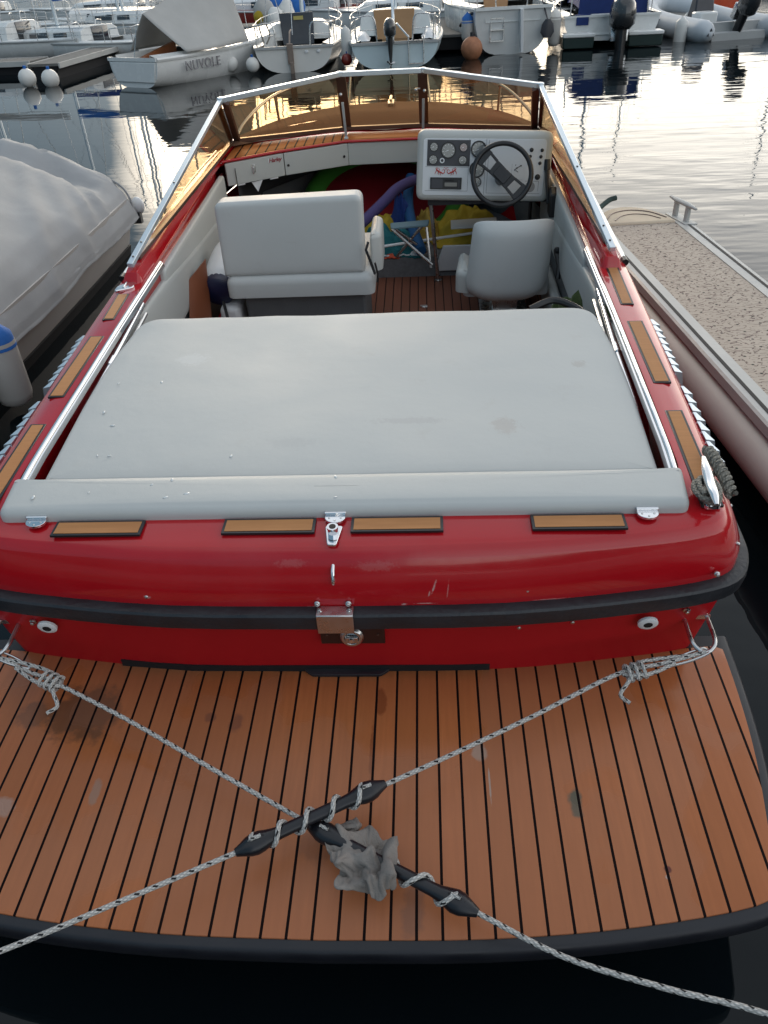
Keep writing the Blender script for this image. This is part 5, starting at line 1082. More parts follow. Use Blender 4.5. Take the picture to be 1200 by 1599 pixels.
      -67, 46, 93, -64, 53, 94, -58, 53, 91, -57, 49, 85, -52, 45, 82, -117, -38, 58, -114, -36, 62, -111, -30, 67, -111, -33, 76, -112, -38, 83, -115, -34, 87, -112, -33, 90, -113, -28, 91, -107, -29, 89, -107, -24, 88, -101, -23, 88, -104, -18, 83, -99, -18, 85, -97, -13, 83, -94, -15, 87,
      -92, -13, 92, -89, -6, 92, -86, 1, 94, -83, 5, 95, -80, 6, 99, -75, 7, 97, -76, 3, 90, -67, 3, 87, -65, 0, 80, -58, 3, 82, -56, 7, 78, -59, 11, 82, -67, 15, 85, -70, 25, 90, -68, 34, 94, -63, 43, 94, -61, 48, 97, -60, 47, 92, -53, 45, 88, -55, 38, 82,
      -114, -41, 55, -112, -37, 56, -109, -33, 61, -107, -32, 68, -108, -36, 74, -107, -34, 78, -103, -33, 81, -107, -28, 78, -104, -24, 76, -98, -27, 78, -98, -22, 76, -98, -18, 74, -94, -15, 76, -90, -17, 77, -89, -12, 79, -87, -15, 84, -84, -15, 91, -82, -9, 91, -79, -5, 94, -76, -2, 91,
      -72, -4, 94, -67, -2, 90, -64, -4, 82, -56, -2, 82, -52, 1, 78, -50, 5, 80, -55, 8, 85, -65, 10, 87, -67, 19, 92, -65, 28, 96, -62, 35, 98, -57, 38, 97, -53, 38, 93, -54, 33, 87, -46, 30, 84, -113, -42, 60, -110, -42, 57, -107, -38, 59, -103, -34, 63, -102, -34, 69,
      -101, -37, 73, -99, -33, 72, -96, -29, 73, -98, -28, 67, -95, -23, 65, -90, -21, 67, -93, -17, 63, -90, -16, 68, -87, -14, 70, -84, -12, 74, -82, -12, 79, -80, -13, 85, -77, -15, 90, -76, -11, 87, -72, -10, 88, -68, -7, 86, -61, -9, 87, -56, -7, 82, -53, -5, 77, -47, -4, 78,
      -48, 0, 83, -54, 3, 86, -62, 5, 89, -65, 13, 95, -62, 19, 98, -57, 24, 98, -57, 25, 92, -51, 23, 89, -45, 21, 85, -43, 17, 78, -111, -37, 68, -112, -41, 65, -107, -42, 65, -106, -37, 67, -100, -40, 66, -97, -37, 69, -96, -35, 74, -95, -33, 69, -92, -29, 66, -89, -26, 68,
      -90, -26, 62, -86, -21, 62, -84, -17, 65, -87, -20, 70, -83, -17, 73, -85, -17, 79, -78, -17, 81, -73, -17, 85, -72, -14, 90, -70, -14, 85, -66, -13, 88, -63, -11, 82, -58, -10, 77, -52, -10, 78, -49, -7, 81, -48, -4, 84, -52, 0, 89, -58, 5, 92, -63, 9, 98, -59, 14, 100,
      -56, 14, 95, -50, 15, 91, -50, 11, 84, -45, 9, 80, -40, 9, 84, -115, -43, 77, -111, -41, 78, -108, -44, 75, -104, -41, 75, -100, -42, 74, -97, -44, 71, -93, -40, 72, -91, -36, 72, -92, -31, 73, -87, -32, 69, -84, -29, 67, -81, -26, 66, -85, -25, 69, -80, -23, 75, -84, -23, 80,
      -78, -22, 84, -76, -20, 90, -70, -23, 89, -71, -19, 94, -67, -17, 92, -67, -20, 87, -64, -17, 82, -58, -15, 80, -54, -13, 82, -50, -11, 85, -54, -7, 86, -59, -2, 89, -62, 2, 96, -59, 5, 102, -55, 9, 101, -51, 12, 97, -51, 9, 90, -44, 8, 87, -43, 3, 82, -39, 5, 80,
      -112, -50, 87, -109, -53, 83, -105, -51, 85, -100, -50, 83, -99, -46, 85, -95, -49, 82, -90, -48, 80, -93, -44, 83, -91, -39, 84, -87, -35, 83, -84, -32, 81, -79, -35, 79, -77, -32, 84, -80, -31, 89, -74, -29, 92, -75, -28, 98, -70, -27, 102, -66, -30, 99, -66, -24, 102, -63, -26, 99,
      -60, -23, 95, -59, -23, 89, -62, -17, 89, -62, -13, 90, -59, -10, 94, -55, -8, 97, -62, -6, 101, -57, -3, 105, -52, 0, 108, -48, 5, 108, -46, 11, 103, -51, 6, 97, -48, 4, 90, -43, 0, 89, -42, -2, 85, -113, -59, 89, -107, -61, 91, -103, -62, 88, -99, -61, 89, -98, -57, 91,
      -95, -54, 94, -91, -54, 89, -88, -51, 93, -85, -48, 90, -84, -44, 93, -80, -42, 90, -80, -40, 95, -75, -38, 99, -70, -38, 101, -72, -36, 105, -66, -35, 105, -68, -34, 110, -66, -30, 112, -62, -28, 112, -60, -27, 108, -57, -26, 104, -57, -27, 98, -54, -22, 96, -57, -20, 101, -52, -19, 102,
      -56, -18, 107, -51, -14, 108, -46, -10, 112, -42, -6, 117, -38, -3, 114, -41, -2, 106, -38, 4, 100, -45, 0, 102, -50, -4, 99, -51, -5, 94, -111, -62, 86, -109, -67, 93, -104, -66, 95, -99, -64, 96, -94, -62, 95, -92, -60, 90, -87, -59, 95, -86, -55, 89, -83, -53, 92, -80, -48, 91,
      -76, -45, 94, -73, -41, 92, -69, -43, 97, -68, -43, 102, -69, -42, 107, -66, -40, 110, -63, -36, 110, -63, -32, 107, -59, -33, 112, -57, -30, 111, -55, -27, 108, -55, -30, 102, -51, -28, 101, -51, -26, 106, -52, -24, 110, -47, -20, 110, -45, -18, 117, -40, -14, 120, -34, -11, 119, -31, -8, 115,
      -35, -8, 109, -36, -5, 101, -37, -1, 95, -40, -7, 96, -41, -3, 92, -107, -62, 83, -107, -68, 87, -103, -70, 91, -99, -69, 92, -94, -67, 93, -88, -65, 89, -83, -61, 89, -79, -55, 88, -80, -50, 83, -74, -49, 85, -71, -46, 86, -68, -44, 91, -68, -37, 94, -66, -37, 99, -64, -39, 104,
      -63, -44, 106, -59, -43, 108, -60, -40, 104, -60, -37, 100, -55, -39, 106, -57, -33, 103, -52, -35, 105, -50, -32, 101, -50, -32, 108, -48, -28, 110, -44, -24, 113, -42, -18, 112, -38, -19, 116, -33, -17, 117, -30, -14, 113, -29, -11, 107, -30, -7, 101, -32, -4, 95, -36, -7, 92, -41, -9, 90,
      -109, -62, 76, -105, -66, 81, -101, -66, 83, -96, -66, 84, -94, -59, 84, -87, -58, 79, -83, -52, 78, -77, -53, 72, -72, -49, 70, -72, -43, 70, -68, -42, 73, -64, -42, 78, -61, -41, 84, -58, -39, 90, -61, -43, 93, -60, -47, 95, -55, -48, 96, -56, -44, 91, -51, -45, 93, -51, -40, 90,
      -47, -43, 94, -47, -37, 92, -46, -40, 96, -44, -37, 101, -42, -33, 104, -44, -28, 103, -41, -23, 103, -37, -25, 107, -35, -21, 105, -37, -16, 102, -33, -16, 97, -36, -12, 92, -30, -13, 89, -31, -9, 85, -35, -6, 84, -106, -56, 68, -103, -60, 71, -100, -58, 74, -96, -55, 75, -90, -54, 70,
      -86, -47, 68, -80, -48, 63, -76, -43, 62, -71, -45, 57, -67, -43, 60, -64, -40, 64, -62, -45, 70, -57, -41, 77, -55, -41, 83, -58, -45, 86, -56, -51, 86, -52, -53, 88, -50, -49, 85, -47, -47, 81, -46, -51, 87, -42, -46, 83, -40, -50, 88, -39, -43, 86, -38, -43, 92, -36, -39, 95,
      -38, -35, 94, -42, -31, 92, -36, -30, 93, -33, -27, 93, -38, -25, 90, -39, -22, 85, -33, -22, 82, -33, -19, 77, -28, -17, 75, -29, -12, 74, -104, -51, 62, -101, -53, 65, -96, -55, 65, -97, -49, 66, -90, -46, 63, -85, -45, 58, -81, -41, 58, -77, -43, 55, -72, -40, 57, -67, -42, 56,
      -62, -44, 61, -58, -42, 68, -58, -46, 76, -53, -44, 79, -58, -46, 81, -54, -48, 83, -53, -53, 82, -48, -54, 84, -49, -51, 79, -44, -52, 79, -42, -54, 83, -38, -52, 81, -35, -49, 84, -34, -45, 86, -32, -41, 90, -33, -37, 88, -39, -36, 87, -37, -31, 86, -33, -31, 87, -33, -26, 85,
      -37, -28, 81, -37, -24, 76, -32, -26, 73, -31, -23, 69, -28, -19, 68]
side = Vector((-d2.y, d2.x, 0)).normalized(); n_ = 35
pts = []
for i in range(0, len(qv), 3):
    x, y, z = [q/1000 for q in qv[i:i+3]]; x = (x+.100)*1.62; y = y*1.48-.012
    p = mid+d2*x+side*y; zb_ = .3565+math.tan(TRIM)*(p.y-1.6); pts.append((p.x, p.y, zb_+.003+z*1.12))
mb = MB(); mb.add(pts, [(i*n_+j, (i+1)*n_+j, (i+1)*n_+j+1, i*n_+j+1) for i in range(n_-1) for j in range(n_-1)])
rg = thing('rag', 'crumpled grey cloth rag tied over the rubber snubber on the platform', 'rag')
mb.build('cloth', M['rag'], rg, smooth=80, thick=.0018, sub=1)

# ------------------------------------------------------------------ finger pontoon on the right
def fiber_mat():
    mt = new('beige grating deck'); k = NT(mt); o = k.sep()
    n = k.noise(3, 5); c = k.mix(n, (.40, .335, .275), (.53, .455, .38))
    def cell(ax, s_, off=0.): return k.m('SUBTRACT', k.m('FRACT', k.m('ADD', k.m('DIVIDE', o[ax], s_), off)), .5)
    sq = k.noise(24, 1, .4, stretch=(.8, 1.5, 1)); dash = k.m('MULTIPLY', k.m('LESS_THAN', k.m('ABSOLUTE', k.m('SUBTRACT', sq, .5)), .030), k.m('GREATER_THAN', k.noise(40, 1, .5), .43))
    c = k.mix(k.m('MULTIPLY', dash, .85), c, (.09, .05, .045))
    bx = cell(0, .128); by = cell(1, .10); d = k.m('SQRT', k.m('ADD', k.m('MULTIPLY', k.m('MULTIPLY', bx, bx), 1.64), k.m('MULTIPLY', by, by)))
    c = k.mix(k.m('LESS_THAN', d, .075), c, (.012, .010, .010))
    k.L.new(c, k.b.inputs['Base Color']); k.b.inputs['Roughness'].default_value = .75
    k.L.new(k.bump(k.m('SUBTRACT', 1, dash), .5, .004), k.b.inputs['Normal']); return mt
M['fiber'] = fiber_mat()
M['alu_dock'] = P('dull aluminium', (.50, .50, .48), .55, .1, ns=3, na=.16, bump=.15, bs=30, rn=.1)
M['float'] = P('pontoon float tube', (.50, .465, .43), .50, ns=2.2, na=.22, bump=.1, bs=8)
dk = thing('finger_pontoon', 'narrow floating pontoon with beige grating deck and grey side tubes, right of the red boat', 'pontoon', (1.925, 6.0, 0), math.atan2(.078, 1))
zd = .45; LEN = 6.6
def D(mb, n, mt, par=None, **k): return mb.build(n, mt, par or dk, **k)
mb = MB(); mb.box((0, -LEN/2, zd-.012), (.53, LEN, .024)); D(mb, 'grating_deck', M['fiber'], smooth=0)
for sx in (-1, 1):
    mb = MB(); xo = lambda x: sx*x
    prof = [(.266, zd-.03), (.266, zd+.004), (.325, zd+.006), (.327, zd-.004), (.341, zd-.004), (.343, zd+.006), (.372, zd+.004), (.384, zd-.006), (.386, zd-.05), (.36, zd-.075), (.30, zd-.08)]
    mb.loft([[(sx*x, y, z) for x, z in prof] for y in (0.02, -LEN)]); D(mb, 'side_profile', M['alu_dock'], smooth=30)
    mb = MB(); mb.box((sx*.334, -LEN/2, zd+.0035), (.019, LEN-.02, .010)); D(mb, 'rubber_strip', M['matt'], smooth=0)
    mb = MB(); mb.tube([(sx*.345, .05, .27), (sx*.345, -LEN, .27)], .108, 24); D(mb, 'float_tube', M['float'], smooth=60)
mb = MB(); mb.box((0, -LEN/2, .27), (.5, LEN-.1, .16)); D(mb, 'core', M['concrete'], smooth=0)
mb = MB(); mb.prism([(-.30, .0), (.27, .0)]+[(.27*math.cos(a)-.012, .0+.44*math.sin(a)) for a in [PI*k/16 for k in range(1, 16)]], .22, zd+.018); D(mb, 'end_cap', M['float'] if 0 else P('beige rubber cap', (.66, .55, .42), .8, spec=.2, ns=6, na=.18), smooth=30, bevel=.015)
mb = MB(); mb.tube(bez([(-.24, .08, zd+.019), (-.15, .25, zd+.019), (0, .32, zd+.019), (.14, .25, zd+.019), (.22, .08, zd+.019)], 6), .006, 6); mb.tube(bez([(-.18, .06, zd+.019), (-.1, .17, zd+.019), (0, .21, zd+.019), (.1, .17, zd+.019), (.17, .06, zd+.019)], 6), .005, 6); D(mb, 'tread_rib', M['bronze'])
mb = MB(); mb.cyl((.31, .14, zd), (.31, .14, zd+.12), .022); mb.cyl((.34, -.02, zd), (.34, -.02, zd+.12), .022); mb.tube([(.29, .24, zd+.13), (.31, .14, zd+.125), (.34, -.02, zd+.125), (.36, -.12, zd+.12)], [.012, .024, .024, .012], 12, flat=.7)
mb.prism([(.26, .22), (.36, .22), (.40, -.10), (.30, -.10)], zd, zd+.012); D(mb, 'dock_cleat', M['alu_dock'], bevel=.003)
mb = MB(); mb.tube(bez([(-.32, .02, zd+.02), (-.34, .12, zd+.05), (-.26, .24, zd+.07), (-.16, .34, zd+.10), (-.10, .36, zd+.11)], 5), [.03]*10+[.02]*11, 10); mb.build('mooring_rope', P('dark wet line', (.025, .05, .045), .8, ns=25, na=.6), mw=dk.matrix_world if 0 else Matrix.Translation((1.925, 6, 0)) @ Matrix.Rotation(math.atan2(.078, 1), 4, 'Z'), label='short dark green rope end curled at the tip of the right pontoon', category='rope')

# quay pontoon under the photographer's feet
qy = thing('walkway_pontoon', 'wide grey planked walkway pontoon behind the stern of the red boat', 'pontoon', (0, -1.15, 0))
mb = MB(); mb.box((0, 0, .40), (26, 2.5, .10)); mb.build('walkway_deck', M['grey_deck'], qy, smooth=0)
mb = MB(); mb.box((0, 0, .12), (25.6, 2.3, .44)); mb.build('float_body', M['concrete'], qy, smooth=0)

# ------------------------------------------------------------------ boat under a grey tarpaulin, left
cb = thing('covered_boat', 'white hulled boat under a creased grey tarpaulin, moored close on the left', 'boat', (-3.45, 7.2, 0))
def ch(y):   # half beam at distance y (negative = towards the viewer)
    return 1.03+.06*math.sin(min(1, -y/3)*PI/2)-max(0, (-y-3.4)/3.2)**2*1.05
mb = MB(); ys = [0, -.05, -.4, -1, -1.6, -2.2, -2.8, -3.4, -4, -4.6, -5.2, -5.8, -6.4]
rings = []
for y in ys:
    w = max(.05, ch(y)); zt = .50
    h = [(w-.02, zt), (w-.035, .33), (w-.075, .18), (w-.115, .05), (w-.15, -.05), (w*.5, -.25), (0, -.3)]
    rings.append([(x, y, z) for x, z in h]+[(-x, y, z) for x, z in h[:-1]][::-1])
mb.loft(rings); mb.build('hull', P('faded white gelcoat', (.46, .44, .42), .4, ns=2, na=.12, coat=.2), cb, smooth=40)
mb = MB(); mb.loft([[(max(.05, ch(y))-.102, y, .085), (max(.05, ch(y))-.090, y, .08), (max(.05, ch(y))-.112, y, .0), (max(.05, ch(y))-.14, y, -.02)] for y in ys], closed=True); mb.build('boot_stripe', M['matt'], cb, smooth=0)
def tarp(u, v):
    # u along the boat from stern to bow, v across from the near hem over the ridge to the far hem
    y = .04-6.6*u; w = max(.08, ch(y))+.01; s_ = (v-.5)*2; a = abs(s_)
    prof = [(0, 1.03), (.25, .94), (.50, .835), (.70, .745), (.83, .665), (.915, .56), (.965, .45), (.99, .38), (1.0, .315)]
    k = a*(len(prof)-1); i = min(int(k), len(prof)-2); f = k-i; px_ = prof[i][0]+(prof[i+1][0]-prof[i][0])*f; z = prof[i][1]+(prof[i+1][1]-prof[i][1])*f
    z += .10*math.sin(min(1, u*2)*PI/2)*(1-px_)
    z -= .13*math.exp(-((y+.26)/.17)**2)*(1-px_**3)*min(1, (1-px_)*3+.15)                                          # sag behind the stern edge
    q = Vector((px_*1.8*(1 if s_ < 0 else -1), y*1.25, 0)); fold = noise.noise(q+Vector((3, 0, 0)))
    r1 = abs(noise.noise(Vector((y*1.9+px_*1.4, px_*1.1, 2.0)))); r2 = abs(noise.noise(Vector((y*4.2-px_*3.2, px_*2.0, 6.0))))
    rad = math.atan2(px_+.02, -y+.35); r3 = abs(noise.noise(Vector((rad*7.5, (-y)*.45, 11))))
    z += (.030*fold-.026*r1+.025-.012*r2-.070*r3*(.35+.65*px_))*(1-.75*px_**8)
    out = (-.09*r3+.035*noise.noise(Vector((y*3.1, z*2.2, 4)))-.05*r1*(px_ > .9)-.004)*(px_**4)*(1-.6*(a > .98))
    zc_ = z-(.04*noise.noise(Vector((y*1.1, 0, 8))) if a > .9 else 0)
    return ((-1 if s_ > 0 else 1)*(px_*(w+.035)+max(out, -.02*px_)), y, zc_)
mb = MB(); mb.grid(tarp, 110, 90); tp = mb.build('tarpaulin', M['tarp'], cb, smooth=80, thick=.004)
mb = MB()
def tend(u, v):
    x, y, z = tarp(0, v); return (x, .045+.05*math.sin(u*PI)*(.3+.7*noise.noise(Vector((x*3, u*2, 2))))+.02*u, z+(.31-z)*u)
mb.grid(tend, 14, 90); mb.build('tarpaulin_end', M['tarp'], tp, smooth=80)
mb = MB(); mb.tube(bez([(-.9, .03, .60), (-.4, .05, .86), (0, .05, 1.01), (.4, .05, .86), (.7, .05, .73), (.93, .04, .62), (1.015, .03, .50), (1.03, .02, .36)], 8), .010, 8); mb.build('hem', M['tarp'], tp, smooth=60)
mb = MB(); mb.ball((1.045, .13, .40), .06, 16, (1, .8, 1.3)); mb.build('stern_light', M['white'], cb); mb = MB(); mb.box((1.02, .10, .30), (.09, .06, .10)); mb.build('light_base', M['rubber'], cb)
def fender(loc_, r, L_, label, top='blue', body='fender', group=None, tilt=(0, 0)):
    t = thing('fender', label, 'fender', loc_, group=group); t.rotation_euler = (tilt[0], tilt[1], 0)
    n = 20; prof = [(.001, -L_/2), (r*.55, -L_/2+.015*r/.1), (r*.88, -L_/2+r*.35), (r, -L_/2+r*.8), (r, L_/2-r*.8), (r*.88, L_/2-r*.35)]
    mb = MB(); mb.lathe(prof+[(r*.6, L_/2-.01), (.001, L_/2)], n=n); b_ = mb.build('body', M[body], t, smooth=60)
    mb = MB(); mb.lathe([(r*1.02, L_/2-r*1.1), (r*.93, L_/2-r*.3), (r*.5, L_/2+r*.15), (r*.18, L_/2+r*.35), (r*.12, L_/2+r*.5), (.001, L_/2+r*.5)], n=n); mb.build('cap', M[top], t, smooth=60); return t
fender((-2.27, 4.08, .29), .105, .50, 'large grey cylinder fender with blue cap hanging beside the covered boat')

# ------------------------------------------------------------------ moored boats across the water
def hull(parent, L_, Bm, fb, tw=.8, mat='gel', dr=.28, n=16, sheer=.22, stripe=None, bottom='antifoul', rake=.5, boot=.07, pw=.62, nm='hull', lift=.04, stern_rake=0.):
    def w(s_): return Bm/2*((tw+(1-tw)*math.sin(min(1, s_/.42)*PI/2)) if s_ < .42 else max(.015, max(0, math.cos((s_-.42)/.58*PI/2))**.75))
    def zsh(s_): return fb*(1+sheer*(s_-.15)**2*1.3)
    def sec(s_, k0=0, K=10, z0=None):
        d_ = -dr*math.sin(min(1, .12+s_*1.3)*PI/2)+lift*(1-s_) if s_ < .75 else -dr+(dr+fb*.55)*((s_-.75)/.25)**2.2
        out = []
        for k in range(K+1):
            th = PI/2*k/K; x = w(s_)*math.sin(th)**pw; z = d_+(zsh(s_)-d_)*(1-math.cos(th))**1.02
            y = L_*s_+(rake*(z/fb) if s_ > .9 else 0)*((s_-.9)/.1)+(stern_rake*(z/fb) if s_ < .02 else 0); out.append((x, y, z))
        return out
    S_ = [i/n for i in range(n+1)]
    rings = [sec(s_)[::-1]+[(-x, y, z) for x, y, z in sec(s_)[1:]] for s_ in S_]
    mb = MB(); mb.loft(rings, closed=False); mb.add(rings[0], [tuple(range(len(rings[0])))]); h = mb.build(nm, M[mat], parent, smooth=50)
    # sheer band and deck
    mb = MB(); mb.loft([[(x*1.0+.02*(1 if x > 0 else -1), y, z-.06), (x+.035*(1 if x > 0 else -1), y, z-.02), (x+.02*(1 if x > 0 else -1), y, z+.015), (x-.03*(1 if x > 0 else -1), y, z+.015)] for s_ in S_ for (x, y, z) in [sec(s_)[-1]]], closed=True)
    mb.loft([[(-x-.02, y, z-.06), (-x-.035, y, z-.02), (-x-.02, y, z+.015), (-x+.03, y, z+.015)] for s_ in S_ for (x, y, z) in [sec(s_)[-1]]], closed=True)
    x, y, z = sec(0)[-1]; mb.box((0, y-.01, z-.02), (2*x, .05, .07)); mb.build('rubbing_strake', M[stripe or 'gel_grey'], parent, smooth=40)
    mb = MB(); mb.loft([[(-(x-.02), y, z), (-(x-.02)*.4, y, z+.05), ((x-.02)*.4, y, z+.05), (x-.02, y, z)] for s_ in S_ if s_ > .30 for (x, y, z) in [sec(s_)[-1]]], closed=False)
    mb.loft([[(-(x-.02), y, z+.0), (-(x-.22), y, z+.06), (-(x-.26), y, z-.30), (x-.26, y, z-.30), (x-.22, y, z+.06), (x-.02, y, z+.0)] for s_ in [0.005, .1, .2, .31] for (x, y, z) in [sec(s_)[-1]]], closed=False); mb.build('deck', M[mat], parent, smooth=30)
    if Bm > 2.0:
        for sx in (1, -1):
            pts_ = [sec(s_)[-1] for s_ in (.16, .32, .48, .64, .80)]; mb = MB()
            for x, y, z in pts_: mb.cyl((sx*(x-.05), y, z), (sx*(x-.05), y, z+.52), .012, n=6)
            for hh in (.5, .27): mb.tube([(sx*(x-.05), y, z+hh) for x, y, z in pts_], .007, 5)
            mb.build('lifeline', M['steel'], parent)
    return w, zsh
def cabin(parent, y0, y1, w0, w1, z0, h, mat='gel', door=None, win=True):
    mb = MB(); pr = lambda w_, hh: [(-w_, z0), (-w_*.94, z0+hh*.75), (-w_*.72, z0+hh), (0, z0+hh*1.07), (w_*.72, z0+hh), (w_*.94, z0+hh*.75), (w_, z0)]
    st = [(y0, w0, h), (y0+(y1-y0)*.5, (w0+w1)/2*1.03, h*.95), (y1-.35, w1*1.02, h*.8), (y1, w1*.85, h*.25)]
    mb.loft([[(x, y, z) for x, z in pr(w_, hh)] for y, w_, hh in st]); c = mb.build('cabin', M[mat], parent, smooth=30, bevel=.02)
    if door:
        mb = MB(); mb.hexa([(-w0*.36, y0-.03, z0-.32), (w0*.36, y0-.03, z0-.32), (w0*.36, y0+.04, z0-.32), (-w0*.36, y0+.04, z0-.32), (-w0*.42, y0-.02, z0+h*.98), (w0*.42, y0-.02, z0+h*.98), (w0*.42, y0+.04, z0+h*.98), (-w0*.42, y0+.04, z0+h*.98)]); mb.build('companionway_door', M[door], c, smooth=0, bevel=.01)
    if win:
        for sx in (1, -1):
            for k in (0, 1):
                ya = y0+(y1-y0)*(.14+.34*k); yb = ya+(y1-y0)*.25; wa = (w0+(w1-w0)*.3)*1.02
                mb = MB(); mb.hexa([(sx*wa*.95, ya, z0+h*.28), (sx*wa*1.0, ya, z0+h*.28), (sx*wa*1.0, yb, z0+h*.28), (sx*wa*.95, yb, z0+h*.28), (sx*wa*.9, ya, z0+h*.68), (sx*wa*.965, ya, z0+h*.68), (sx*wa*.965, yb, z0+h*.62), (sx*wa*.9, yb, z0+h*.62)]); mb.build('window', M['window'], c, smooth=0)
    return c
def pushpit(parent, w, z, y=.05, h=.55, L_=.9):
    for sx in (1, -1):
        mb = MB(); mb.tube(bez([(sx*w*.42, y, z), (sx*w*.50, y, z+h), (sx*w*.90, y+.03, z+h), (sx*w*.98, y+L_*.3, z+h), (sx*w, y+L_, z+h*.9)], 6), .016, 8); mb.cyl((sx*w*.92, y+.05, z), (sx*w*.94, y+.05, z+h), .014, n=8); mb.cyl((sx*w, y+L_, z), (sx*w, y+L_, z+h*.9), .014, n=8); mb.tube([(sx*w*.46, y, z+h*.5), (sx*w*.93, y+.05, z+h*.5), (sx*w, y+L_, z+h*.45)], .010, 6)
        mb.build('pushpit', M['steel'], parent)
def rig(parent, y, z, H, boom=2.6, cover=None, bow=None, w=1.0, bz=1.0):
    mb = MB(); mb.tube([(0, y, z), (0, y, z+H)], [.055, .04], 10); m_ = mb.build('mast', M['alu'], parent)
    mb = MB(); mb.box((0, y, z+H*.55), (w*1.0, .03, .03)); mb.build('spreader', M['alu'], m_)
    mb = MB()
    for sx in (1, -1): mb.tube([(sx*w, y-.15, z-.1), (sx*w*.5, y, z+H*.55), (0, y, z+H*.97)], .008, 6)
    mb.tube([(0, .05, z-.1), (0, y, z+H)], .008, 6)
    if bow: mb.tube([(0, bow, z-.1), (0, y, z+H*.95)], .010, 6)
    mb.build('shrouds', M['steel'], m_)
    if boom:
        mb = MB(); mb.cyl((0, y-.05, z+bz), (0, y-boom, z+bz+.08), .045, n=10); b_ = mb.build('boom', M['alu'], m_)
        if cover: mb = MB(); mb.tube([(0, y-.1, z+bz+.13), (0, y-boom*.4, z+bz+.15), (0, y-boom*.98, z+bz+.13)], [.15, .12, .07], 12, flat=1.2); mb.build('sail_cover', M[cover], b_, smooth=60)
    return m_
def outboard(parent, x, y, z, s_=1., tilt=0., mat='engine', rz=0):
    T_ = Matrix.Translation((x, y, z)) @ Matrix.Rotation(rz, 4, 'Z') @ Matrix.Rotation(tilt, 4, 'X') @ Matrix.Scale(s_, 4)
    mb = MB(); prof = [(.10, .13, .02), (.155, .23, .10), (.165, .26, .26), (.15, .25, .40), (.11, .19, .50), (.05, .10, .55)]
    mb.loft([[(a*math.cos(t_), -.12+b*math.sin(t_), h) for t_ in [2*PI*k/18 for k in range(18)]] for a, b, h in prof], T=T_); e = mb.build('outboard_motor', M[mat], parent, smooth=50)
    mb = MB(); mb.loft([[(a*math.cos(t_), yy+b*math.sin(t_), h) for t_ in [2*PI*k/12 for k in range(12)]] for a, b, h, yy in [(.075, .12, .03, -.10), (.06, .10, -.35, -.10), (.04, .10, -.60, -.10), (.035, .11, -.72, -.12)]], T=T_); mb.tube([(0, .10, -.70), (0, -.26, -.70)], [.045, .05], 10, T=T_); mb.prism([(-.015, -.30), (.015, -.30), (.015, .0), (-.015, .0)], -.88, -.70, T=T_); mb.build('motor_leg', M['black'], e)
    mb = MB()
    for k in range(3):
        a = 2*PI*k/3+.4; mb.add([(0, -.30, -.70), (.10*math.cos(a-.3), -.31, -.70+.10*math.sin(a-.3)), (.13*math.cos(a), -.29, -.70+.13*math.sin(a)), (.10*math.cos(a+.3), -.27, -.70+.10*math.sin(a+.3))], [(0, 1, 2, 3)], T=T_)
    mb.build('propeller', M['steel'], e, smooth=0, thick=.01)
    mb = MB(); mb.box((0, .06, -.02), (.22, .12, .26), T=T_); mb.build('motor_bracket', M['steel'], e, smooth=0, bevel=.01); return e
def ladder(parent, x, y, z0, z1, w=.30, rungs=3):
    mb = MB()
    for s_ in (-1, 1): mb.tube([(x+s_*w/2, y+.05, z1), (x+s_*w/2, y-.03, z1-.03), (x+s_*w/2, y-.03, z0)], .014, 8)
    for k in range(rungs): zz_ = z0+.03+(z1-z0-.15)*k/max(1, rungs-1); mb.box((x, y-.035, zz_), (w, .05, .022))
    mb.build('stern_ladder', M['steel'], parent)
def place(u, v, Y): p = at(u, v, Y); return (p.x, p.y, 0)

# 1. white sloop with a grey rudder stock
p = place(462, 110, 20.6)
b1_ = thing('sailing_boat', 'white sloop stern on with smoked screen and rusty rudder stock beside the pale blue sloop', 'sailing boat', (p[0], 20.6, 0), R(3), group='moored boats across the water')
hull(b1_, 6.6, 2.25, .66, .80, 'gel_warm', stripe='gel_grey'); cabin(b1_, 2.1, 5.0, .80, .62, .62, .46, 'gel', 'window')
mb = MB(); mb.hexa([(-.42, 2.0, .50), (.36, 2.0, .50), (.36, 2.06, .50), (-.42, 2.06, .50), (-.46, 1.95, 1.36), (.40, 1.95, 1.36), (.40, 2.0, 1.36), (-.46, 2.0, 1.36)]); mb.build('spray_screen', P('smoked screen', (.055, .065, .08), .25), b1_, bevel=.02)
mb = MB(); mb.box((.02, 1.93, 1.22), (.24, .02, .10)); mb.build('number_plate', P('yellow plate', (.40, .34, .10), .5), b1_, smooth=0)
mb = MB(); mb.box((-.08, -.06, .48), (.14, .07, .52)); mb.box((-.06, -.10, .10), (.09, .10, .36)); mb.tube([(-.08, -.05, .72), (-.10, .5, .98), (-.10, .9, 1.0)], .022, 8); mb.build('rudder', P('rusty fitting', (.22, .17, .14), .7, ns=20, na=.4), b1_, bevel=.01)
mb = MB(); [mb.lathe([(.045, 0), (.04, .02), (0, .025)], (x, -.02, .52), 12, axis=(0, -1, 0)) for x in (.30, .58)]; mb.build('stern_vent', M['white'], b1_)
mb = MB(); mb.tube(bez([(-.78, .9, .70), (-.85, .9, 1.15), (-.70, .9, 1.20), (-.62, .9, .9), (-.72, .9, .66)], 5), .02, 8); mb.build('rope_coil', M['rope_old'], b1_)
b1_.scale = (1, 1, .80); pushpit(b1_, .92, .66); rig(b1_, 3.6, 1.05, 7.4, 2.6, None, 6.5)
